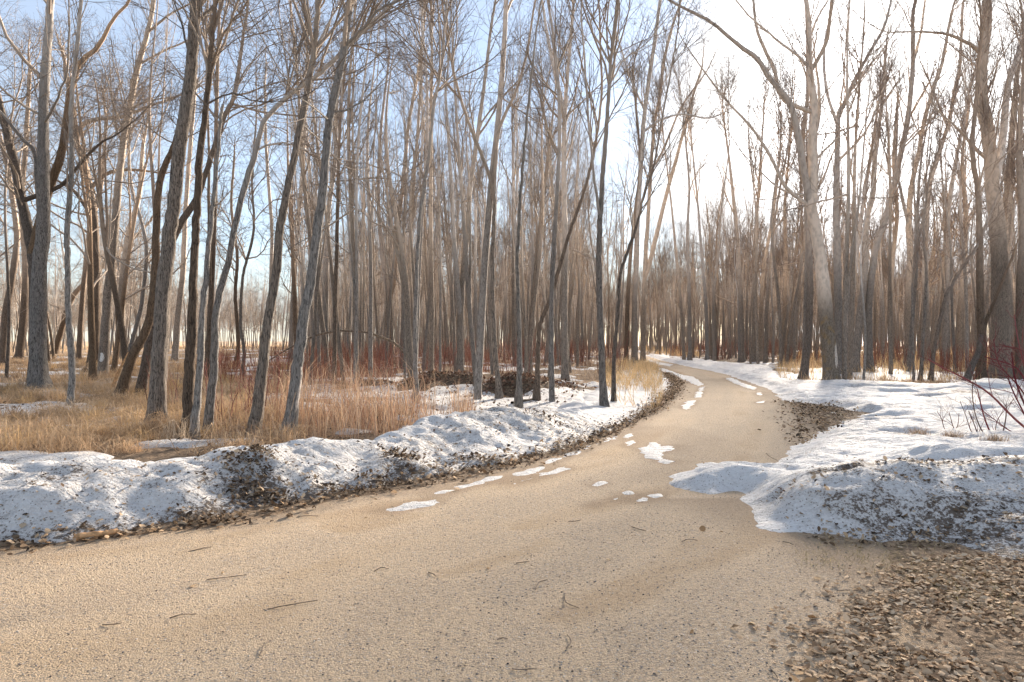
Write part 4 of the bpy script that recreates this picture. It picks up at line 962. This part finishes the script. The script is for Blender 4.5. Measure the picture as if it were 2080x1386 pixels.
for box, nt_, nb_, hh0 in [((-140, 790, 600, 925), 560, 75, .38), ((-150, 735, 640, 790), 260, 60, .5), ((1590, 735, 2060, 778), 160, 60, .5), ((1235, 745, 1330, 820), 60, 70, .5)]:
    cx, cy = scatter(rng, nt_, box); m = (t_forest(cx, cy) < .03) & (t_left(cx, cy) < .02) & (t_right(cx, cy) < .02); cx, cy = cx[m], cy[m]; k = len(cx)
    sz = .6 + .8 * rng.random(k); x = np.repeat(cx, nb_) + rng.normal(size=k * nb_) * .10 * np.repeat(sz, nb_); y = np.repeat(cy, nb_) + rng.normal(size=k * nb_) * .10 * np.repeat(sz, nb_); n = len(x)
    cl = np.repeat(pick(rng, k, STRAWC[:3] + GOLD[:1], .2), nb_, 0) * (.7 + .5 * rng.random((n, 1)))
    V, tr, c_ = blades(x, y, hh0 * np.repeat(sz, nb_) * (.4 + .9 * rng.random(n)), np.abs(.95 + .6 * rng.normal(size=n)), .004 + np.hypot(x, y) * .00025, cl * np.minimum(1, .74 / cl.max(1, keepdims=True)), rng, .8)
    Vs.append(V); Ts.append(tr + off); Cs.append(c_); off += len(V)
obj('grass_tufts', mesh_np('grass_tufts', np.concatenate(Vs), None, np.concatenate(Ts), attrs={'col': np.concatenate(Cs)}, mats=[M_GRASS]), kind='stuff', label='feathery clumps of bleached grass in the clearing', category='grass')
rng = np.random.default_rng(903)
x = rng.uniform(1.6, 5.2, 9000); y = rng.uniform(2.9, 6.2, 9000); m = (rng.random(9000) < sst(fbm(x, y, 1.4, 3, 12), .5, .68)) & (x > 1.55 + .3 * (y - 3.2)) & (t_right(x, y) < .0)
x, y = x[m], y[m]; V, tr, c_ = blades(x, y, .03 + .07 * rng.random(len(x)), np.abs(1.4 + rng.normal(size=len(x)) * .5), np.full(len(x), .0025), pick(rng, len(x), [(.42, .33, .17), (.34, .28, .13), (.26, .22, .10)]), rng)
obj('thin_turf', mesh_np('thin_turf', V, None, tr, attrs={'col': c_}, mats=[M_GRASS]), kind='stuff', label='thin dead turf poking through the leaf litter', category='grass')


# ------------------------------------------------------------------ red-stemmed shrubs
def shrub_mesh(seed, n, h, spread_, pal, rmin=.005, n2=3, lean=.25):
    rng = np.random.default_rng(seed); az = rng.random(n) * 6.283; rad = spread_ * np.sqrt(rng.random(n)); B = np.stack([np.cos(az) * rad, np.sin(az) * rad, 0 * az - .05], 1)
    d = np.stack([np.cos(az) * lean * rng.random(n), np.sin(az) * lean * rng.random(n), np.ones(n)], 1) + rng.normal(size=(n, 3)) * .10; d /= np.linalg.norm(d, axis=1, keepdims=True)
    hh_ = h * (.55 + .55 * rng.random(n)); k = 6; P = np.empty((n, k, 3)); P[:, 0] = B; q = B
    for s in range(1, k):
        d = d + rng.normal(size=(n, 3)) * .07; d[:, 2] += .02; d /= np.linalg.norm(d, axis=1, keepdims=True); q = q + d * (hh_ / (k - 1))[:, None]; P[:, s] = q
    R = (rmin * (1 + .8 * rng.random(n)))[:, None] * np.linspace(1, .5, k)[None]
    V1, q1 = tubes(P, R, 4); P2, R2 = grow(rng, P, R, n * n2, .3, 1, .55, .42 * h / 1.6, .06, .1, 3, .006, rmin * .6); V2, q2 = tubes(P2, R2, 3)
    c1 = np.repeat(pick(rng, n, pal, .2), k * 4, 0); c2 = np.repeat(pick(rng, n * n2, pal, .2), 9, 0)
    return mesh_np('stems', np.concatenate([V1, V2]), np.concatenate([q1, q2 + len(V1)]), attrs={'col': np.concatenate([c1, c2])}, mats=[M_DOG])


RED = [(.24, .085, .065), (.20, .08, .065), (.31, .155, .115), (.18, .10, .08), (.36, .21, .15)]
RBR = [(.24, .10, .07), (.30, .14, .09), (.19, .07, .055)]
SH = [shrub_mesh(700 + s, 24, 1.9, .65, RED, .0065) for s in range(4)] + [shrub_mesh(710 + s, 22, 1.5, .6, RBR, .006) for s in range(3)]
SHN = [shrub_mesh(720 + s, 26, 1.35, .5, RED, .0055) for s in range(2)]
rng = np.random.default_rng(77)
ZS = [((430, 738, 720, 800), 34, 'thin reddish brown shrub in the straw behind the leaning foreground trees', 'shrubs behind the leaning trees', (4, 7)), ((700, 724, 1260, 772), 115, 'red-stemmed dogwood clump among the dense poplars behind the snowy hollow', 'dogwood clumps behind the snowy hollow', (0, 7)),
      ((1360, 716, 1600, 737), 60, 'red-stemmed dogwood clump in the thicket edging the far snow strip', 'dogwood thicket across the track', (0, 4)),
      ((620, 740, 790, 790), 30, 'reddish brown brush clump under the bent sapling', 'brush under the bent sapling', (4, 7)),
      ((1600, 735, 2000, 775), 26, 'thin reddish shrub in golden grass behind the open snow', 'shrubs behind the open snow', (2, 7)),
      ((1960, 752, 2110, 775), 9, 'dense red dogwood clump at the foot of the big furrowed tree', 'dogwood at the big furrowed tree', (0, 4))]
for box, n, lab, grp, (a_, b_) in ZS:
    x, y = scatter(rng, n * 3, box); x, y = x[:n], y[:n]
    for xx, yy in zip(x, y):
        o = obj('dogwood_shrub', SH[int(rng.integers(a_, b_))], loc=(xx, yy, float(zground(np.array([xx]), np.array([yy]))[0])), label=lab, category='shrub', group=grp)
        s = rng.uniform(.7, 1.15); o.scale = (s, s, s); o.rotation_euler = (0, 0, rng.random() * 6.28)
for px, lab in [((470, 868), 'red twig shrub at the foot of the curving grey tree'), ((360, 835), 'small red shrub between the biggest trunk and the dark straight trunk'), ((560, 850), 'red shrub between the two tall leaning trunks'), ((530, 812), 'red shrub just beyond the tall dark leaning trunk')]:
    x, y = G(*px); o = obj('dogwood_shrub', SHN[px[0] % 2], loc=(x, y, float(zground(np.array([x]), np.array([y]))[0])), label=lab, category='shrub'); o.rotation_euler = (0, 0, px[0])


def traced_shrub(label, stems, D, seed, pal, n2):
    """stems: (pixel path, width px, depth offset)"""
    rng = np.random.default_rng(seed); bx, by = (stems[0][0][0][0] - HX) / F * D, D; bz = float(ztop(bx, by)[0])
    root = obj('dogwood_shrub', None, loc=(bx, by, bz), label=label, category='shrub')
    for pl, w, dy in stems:
        n = len(pl); P = np.array([ray(x, y, D + dy * i / (n - 1)) for i, (x, y) in enumerate(pl)]); P[0, 2] = bz - .05
        K = catmull(P - np.array([bx, by, bz]), 16); rr = np.linspace(w, w * .5, 16) / 2 / F * D
        V1, q1 = tubes(K[None], rr[None], 6); P2, R2 = grow(rng, K[None], rr[None], n2, .3, 1, .6, .45, .05, .12, 5, .008, .0024, .3); V2, q2 = tubes(P2, R2, 3)
        P3, R3 = grow(rng, P2, R2, n2 * 3, .2, 1, .6, .2, .05, .12, 3, .008, .0018, .3); V3, q3 = tubes(P3, R3, 3)
        c_ = np.concatenate([np.repeat(pick(rng, 1, pal, .15), len(V1), 0), np.repeat(pick(rng, n2, pal, .2), 15, 0), np.repeat(pick(rng, n2 * 3, pal, .2), 9, 0)])
        obj('stem', mesh_np('stem', np.concatenate([V1, V2, V3]), np.concatenate([q1, q2 + len(V1), q3 + len(V1) + len(V2)]), attrs={'col': c_}, mats=[M_DOG]), root)


traced_shrub('sprawling red dogwood with a long arching stem over the snow field', [
    ([(2110, 905), (2060, 850), (2010, 800), (1965, 772), (1920, 750), (1885, 730)], 5, .6), ([(2115, 900), (2085, 830), (2062, 770), (2055, 715)], 5, .3), ([(2120, 900), (2100, 820), (2075, 760), (2050, 740), (2000, 725)], 4, -.3),
    ([(2105, 900), (2085, 850), (2060, 800), (2048, 770)], 4, -.4), ([(2125, 905), (2100, 850), (2090, 780), (2100, 690)], 5, .5), ([(2100, 905), (2060, 880), (2030, 860), (1990, 830)], 3, .5), ([(2118, 905), (2080, 800), (2030, 740), (2018, 690)], 4, .9),
    ([(2120, 903), (2096, 800), (2070, 700), (2060, 640)], 4, 1.2), ([(2128, 903), (2110, 800), (2085, 720), (2030, 700)], 4, .7)], 10.4, 31, [(.21, .045, .05), (.17, .04, .045), (.20, .065, .06)], 9)
traced_shrub('thin brown and red stems rising from bare snow beside a straw tuft', [
    ([(2016, 905), (2012, 880), (2000, 850), (1992, 820), (1985, 790)], 4, .2), ([(2012, 905), (1998, 880), (1982, 845), (1975, 800), (1978, 760)], 3, -.2), ([(2028, 908), (2036, 880), (2043, 850), (2044, 820)], 3.5, .1),
    ([(1985, 903), (1987, 885), (1978, 860), (1968, 835)], 2.5, 0), ([(1976, 902), (1970, 870), (1962, 845), (1950, 815)], 2, .2), ([(2008, 905), (2020, 880), (2028, 850), (2060, 810)], 2, .3)], 10.6, 32, [(.15, .085, .065), (.21, .05, .05), (.19, .12, .09)], 4)
traced_shrub('few thin twigs rising from a straw tuft on the snow', [([(1926, 890), (1918, 870), (1912, 850), (1903, 835)], 2, .1), ([(1940, 890), (1934, 860), (1928, 838)], 2, -.1), ([(1934, 890), (1945, 865), (1948, 840)], 1.8, .1)], 11.2, 33, [(.20, .11, .08), (.17, .08, .06)], 3)
rng = np.random.default_rng(905)
for (cx, cy), lab in [((1936, 897), 'straw tuft with twigs on the bare snow'), ((1866, 896), 'flattened straw tuft poking through the snow'), ((2020, 908), 'straw tuft around the thin shrub stems in snow')]:
    gx, gy = G(cx, cy + 10); n = 190; x = gx + rng.normal(size=n) * .075; y = gy + rng.normal(size=n) * .05
    V, tr, c_ = blades(x, y, .05 + .14 * rng.random(n), np.abs(1.1 + .5 * rng.normal(size=n)), np.full(n, .0045), pick(rng, n, STRAWC), rng)
    obj('straw_tuft', mesh_np('straw_tuft', V, None, tr, attrs={'col': c_}, mats=[M_GRASS]), label=lab, category='grass tuft')

# ------------------------------------------------------------------ fallen leaves
LS = np.array([(0, 0), (.22, .30), (.5, .40), (.78, .26), (1.0, 0), (.78, -.26), (.5, -.40), (.22, -.30), (.3, 0), (.68, 0)])
LQ = np.array([(0, 8, 1), (1, 8, 2), (2, 8, 9), (2, 9, 3), (3, 9, 4), (0, 7, 8), (7, 6, 8), (6, 9, 8), (6, 5, 9), (5, 4, 9)])
LEAFC = [(.60, .44, .29), (.50, .355, .225), (.40, .27, .165), (.60, .47, .33), (.28, .18, .11), (.14, .092, .06), (.46, .34, .23), (.09, .06, .042)]
DARKC = [(.20, .14, .09), (.11, .075, .05), (.30, .22, .15), (.06, .043, .032), (.40, .31, .22), (.15, .10, .065)]


def leaf_geo(rng, n, size, tilt):
    u, w = LS[:, 0] - .5, LS[:, 1]
    fold = rng.normal(size=n) * .22; curl = rng.normal(size=n) * .35; L_ = size * (.35 + 1.15 * rng.random(n)); wd = .5 + .45 * rng.random(n)
    X0 = u[None] * L_[:, None]; Y0 = w[None] * (L_ * wd)[:, None]; Z0 = (np.abs(w)[None] * fold[:, None] + (u ** 2)[None] * curl[:, None] + .05 * rng.normal(size=(n, 10))) * L_[:, None]
    V = np.stack([X0, Y0, Z0], 2); az = rng.random(n) * 6.283; ti = rng.normal(size=n) * tilt; tj = rng.normal(size=n) * tilt
    cx, sx = np.cos(ti), np.sin(ti); V = np.stack([V[..., 0], V[..., 1] * cx[:, None] - V[..., 2] * sx[:, None], V[..., 1] * sx[:, None] + V[..., 2] * cx[:, None]], 2)
    cx, sx = np.cos(tj), np.sin(tj); V = np.stack([V[..., 0] * cx[:, None] + V[..., 2] * sx[:, None], V[..., 1], -V[..., 0] * sx[:, None] + V[..., 2] * cx[:, None]], 2)
    cx, sx = np.cos(az), np.sin(az); V = np.stack([V[..., 0] * cx[:, None] - V[..., 1] * sx[:, None], V[..., 0] * sx[:, None] + V[..., 1] * cx[:, None], V[..., 2]], 2)
    V[..., 2] -= V[..., 2].min(1, keepdims=True); return V


def leaves(name, label, x, y, seed, size=.062, tilt=.3, pal=LEAFC, lift=.0, pile=0.0):
    rng = np.random.default_rng(seed); n = len(x); V = leaf_geo(rng, n, size, tilt); z = ztop(x, y) + lift + pile * rng.random(n)
    V = V + np.stack([x, y, z], 1)[:, None, :]; tr = (np.arange(n)[:, None, None] * 10 + LQ[None]).reshape(-1, 3)
    return obj(name, mesh_np(name, V.reshape(-1, 3), None, tr, attrs={'col': np.repeat(pick(rng, n, pal, .18), 10, 0)}, mats=[M_LEAF]), kind='stuff', label=label, category='leaves')


rng = np.random.default_rng(911)
# bed at the lower right
LB = np.vstack([Gl([(1600, 1400), (1612, 1300), (1645, 1250), (1690, 1200), (1760, 1170), (1850, 1150), (1990, 1135), (2300, 1165)]), np.array([(5.6, 2.6), (1.35, 2.6)])])
n = 46000; x = rng.uniform(1.2, 5.4, n); y = rng.uniform(2.7, 5.4, n); d = sdf(x, y, LB) + (fbm(x, y, 1.6, 3, 5) - .5) * .5
m = (rng.random(n) < (.08 + .62 * sst(fbm(x, y, 2.2, 3, 6), .36, .58)) * sst(d, -.2, .35)) & (t_right(x, y) < .02); x, y = x[m], y[m]
o_ = np.argsort(np.hypot(x, y) + (np.abs(x / y) > .78) * 9); i300, rest = o_[:300], o_[300:]
leaves('leaf_litter', 'thick bed of fallen poplar leaves on the near verge', x[rest], y[rest], 1, .043, .17, LEAFC[:5] + LEAFC[6:7], .001, .008)
LM = []
for k_ in range(14):
    r2 = np.random.default_rng(50 + k_); Vl = leaf_geo(r2, 1, .050, .18)[0]; c_ = np.array(LEAFC[k_ % 4 if k_ < 9 else k_ % 8])[None] * (.9 + .1 * r2.random()) * np.array([1, .93, .80])
    LM.append(mesh_np('leaf', Vl, None, LQ, attrs={'col': np.repeat(c_, 10, 0)}, mats=[M_LEAF]))
for j_ in i300:
    o = obj('leaf', LM[int(rng.integers(14))], GROUND, (x[j_], y[j_], float(ztop(x[j_], y[j_])[0]) + .004 + .02 * rng.random())); o.rotation_euler = (0, 0, rng.random() * 6.28); s = rng.uniform(.75, 1.2); o.scale = (s, s, s)

# strip between snow bank and gravel, wide at the bend
RL = ROAD[2:20]
def along(poly, u):
    s = np.concatenate([[0], np.cumsum(np.linalg.norm(np.diff(poly, axis=0), axis=1))]); s /= s[-1]; return np.interp(u, s, poly[:, 0]), np.interp(u, s, poly[:, 1])
u = rng.random(9000); ax, ay = along(LEP[1:-1], u); d_, s_, i_, p_ = seg_dist(ax, ay, RL); tt = RL[i_] * (1 - p_[:, None]) + RL[i_ + 1] * p_[:, None]
w_ = rng.normal(.45, .42, 9000); x = ax + (tt[:, 0] - ax) * w_; y = ay + (tt[:, 1] - ay) * w_ + rng.normal(size=9000) * .05
m = rng.random(9000) < np.where(y < 8.5, .75, .95) * (.45 + .55 * sst(fbm(x, y, 1.6, 3, 8), .35, .6)); x, y = x[m], y[m]
leaves('leaf_strip', 'strip of brown leaves between the snow bank and the gravel', x, y, 2, .055, .35, DARKC + LEAFC[:3], .0, .015)
RB = Gl([(1590, 814), (1650, 821), (1700, 824), (1735, 842), (1700, 866), (1655, 890), (1618, 908), (1605, 880), (1612, 850)])
n = 7000; x = rng.uniform(RB[:, 0].min(), RB[:, 0].max(), n); y = rng.uniform(RB[:, 1].min(), RB[:, 1].max(), n); m = (sdf(x, y, RB) + rng.normal(size=n) * .2) > .05; x, y = x[m][:3600], y[m][:3600]
leaves('leaf_drift', 'leaf drift in the bare notch of the outer snow edge', x, y, 3, .06, .35, DARKC + LEAFC[:4], 0, .03)
# leaves thawing out of the banks
n = 16000; x = rng.uniform(-5.5, 4.5, n); y = rng.uniform(4.8, 13, n); d, s, i, p = seg_dist(x, y, LEP); d = d * s
pr = .42 * (d > .02) * (d < LEC[i] * 1.05) + .05 * (d > 0) * (d < 1.8)
for cx, cy, r_, w in [(500, 1005, .22, 3), (430, 1050, .22, 1.0), (525, 1018, .22, 2.5), (820, 962, .25, 2), (790, 975, .25, 1.5), (330, 1062, .25, 1), (955, 935, .25, .6), (1110, 880, .5, .4)]:
    gx, gy = G(cx, cy + 15); pr += w * np.exp(-((x - gx) ** 2 + (y - gy) ** 2) / (r_ * r_)) * (d > -.05)
px_, py_ = [], []
for cx, cy, rx, ry, k_ in [(505, 985, .16, .20, 420), (530, 1008, .22, .12, 260), (430, 1048, .2, .08, 160), (820, 945, .16, .14, 220), (790, 972, .25, .07, 180), (700, 990, .25, .08, 120), (960, 930, .2, .08, 120), (1120, 872, .35, .12, 120)]:
    gx, gy = G(cx, cy + 12); px_.append(gx + rng.normal(size=k_) * rx); py_.append(gy + rng.normal(size=k_) * ry)
leaves('leaf_pile', 'heaps of dark leaves melted out of the snow bank face', np.concatenate(px_), np.concatenate(py_), 8, .045, .5, DARKC, .0, .035)
m = rng.random(n) < pr * .9; leaves('leaf_scatter', 'dark leaves thawing out of the long snow bank', x[m], y[m], 4, .038, .35, DARKC + LEAFC[:2], .001, .004)
n = 9000; x = rng.uniform(2.4, 7.5, n); y = rng.uniform(5.2, 9, n); yr = 6.55 + .05 * (x - 3)
pr = .30 * (y < yr) + .9 * np.exp(-((y - yr - .05) / .09) ** 2) * .7 + .02 + .9 * np.exp(-((y - 5.45 - .02 * x) / .14) ** 2)
m = (rng.random(n) < pr) & (t_right(x, y) > -.12); leaves('leaf_scatter', 'dark leaves and dirt on the ploughed snow heap', x[m], y[m], 5, .04, .35, DARKC + LEAFC[:2], .001, .004)
# leaf and twig clutter round the root mounds and on the forest floor
xs_, ys_ = [], []
for bx, by, h, r_ in BUMPS:
    xs_.append(bx + rng.normal(size=330) * r_ * .6); ys_.append(by + rng.normal(size=330) * r_ * .55)
x = np.concatenate(xs_); y = np.concatenate(ys_); leaves('leaf_clutter', 'dark wet leaves heaped on the root mounds', x, y, 6, .085, .6, [(.15, .09, .065), (.09, .055, .042), (.24, .15, .105), (.34, .23, .16)], 0, .06)
x, y = scatter(rng, 3500, (-100, 790, 1240, 925)); m = t_left(x, y) < -.02; leaves('floor_leaves', 'brown leaves lying under the dead grass of the clearing', x[m], y[m], 7, .07, .4, DARKC, 0, .02)

# single leaves and sticks lying on the gravel
for k_, (px, py) in enumerate([(393, 1193), (452, 1167), (992, 1157), (1235, 1139), (1249, 1186), (1465, 1084), (1427, 1080), (1527, 1270), (1567, 1241), (1660, 1178), (1810, 1175), (1405, 1287), (1745, 1165), (118, 1147), (742, 1056), (1650, 1262)]):
    gx, gy = G(px, py); o = obj('fallen_leaf', LM[k_ % 9], loc=(gx, gy, .007), label='single curled pale leaf lying on the bare gravel', category='leaf', group='single leaves on the gravel'); o.rotation_euler = (0, 0, k_ * 2.4); o.scale = (1.1, 1.1, 1.1)
STK = [[(382, 1123), (410, 1118), (430, 1113)], [(543, 1240), (590, 1233), (645, 1222)], [(345, 1258), (370, 1253), (398, 1250)], [(208, 1272), (230, 1273), (247, 1268)], [(528, 1335), (535, 1318), (548, 1303)], [(1088, 1200), (1095, 1187), (1112, 1180)],
       [(1147, 1208), (1150, 1228), (1176, 1238)], [(1150, 1320), (1160, 1308), (1152, 1292)], [(1283, 1072), (1300, 1079), (1312, 1080)], [(1385, 1102), (1400, 1099), (1417, 1100)], [(1048, 1146), (1062, 1146), (1075, 1142)], [(1155, 1061), (1168, 1062), (1180, 1058)],
       [(1556, 922), (1566, 931), (1580, 937)], [(603, 1052), (625, 1051), (646, 1050)], [(760, 1163), (775, 1157), (790, 1158)], [(1010, 1302), (1022, 1301), (1032, 1301)], [(1040, 1362), (1060, 1366), (1090, 1362)], [(1590, 1102), (1602, 1106), (1612, 1109)],
       [(1700, 1203), (1720, 1203), (1742, 1203)], [(1565, 1362), (1572, 1372), (1580, 1380)], [(870, 1165), (880, 1170), (886, 1174)], [(420, 1180), (450, 1178), (500, 1170)]]
for k_, pl in enumerate(STK):
    P = [(*G(*p_), .008 + .006 * (i_ == 1)) for i_, p_ in enumerate(pl)]
    limb('fallen_twig', 'thin dry twig lying on the bare gravel', 'twig', P, (.0035, .002), M_DEAD, 0, k_, 'twigs on the gravel', 9, 5)
Pp = [(*G(150, 1092 + 8), .03), (*G(200, 1086 + 8), .035), (*G(238, 1079 + 8), .03)]
limb('bark_strip', 'orange brown bark strip lying at the foot of the snow bank', 'bark', Pp, (.028, .02), M_WOODO, 0, 9)

# loose pebbles on the near gravel
rng = np.random.default_rng(921)
OC = np.array([(1, 0, 0), (-1, 0, 0), (0, 1, 0), (0, -1, 0), (0, 0, .7), (0, 0, -.7)]); OT = np.array([(0, 2, 4), (2, 1, 4), (1, 3, 4), (3, 0, 4), (2, 0, 5), (1, 2, 5), (3, 1, 5), (0, 3, 5)])
n = 15000; D_ = 2.9 + 7 * rng.random(n) ** 1.6; x = (rng.uniform(-80, 1750, n) - HX) / F * D_; y = D_; m = (sdf(x, y, ROAD) > .15) & (rng.random(n) < .25 + .75 * sst(fbm(x * .6, y * 1.3, 1.2, 3, 14), .42, .65)); x, y = x[m], y[m]; n = len(x)
s = .0025 + .006 * rng.random(n) ** 3; V = OC[None] * s[:, None, None] * (.7 + .6 * rng.random((n, 6, 1))) * np.array([1, 1, .7]); a_ = rng.random(n) * 6.28; V = np.stack([V[..., 0] * np.cos(a_)[:, None] - V[..., 1] * np.sin(a_)[:, None], V[..., 0] * np.sin(a_)[:, None] + V[..., 1] * np.cos(a_)[:, None], V[..., 2]], 2)
V = V + np.stack([x, y, np.full(n, .006)], 1)[:, None]
obj('gravel', mesh_np('gravel', V.reshape(-1, 3), None, (np.arange(n)[:, None, None] * 6 + OT[None]).reshape(-1, 3), attrs={'col': np.repeat(pick(rng, n, [(.20, .20, .21), (.30, .26, .22), (.13, .12, .12), (.48, .42, .35), (.38, .28, .20), (.58, .52, .45)], .2), 6, 0)}, mats=[M_PEB]), kind='stuff', label='loose small stones on the gravel track', category='gravel')
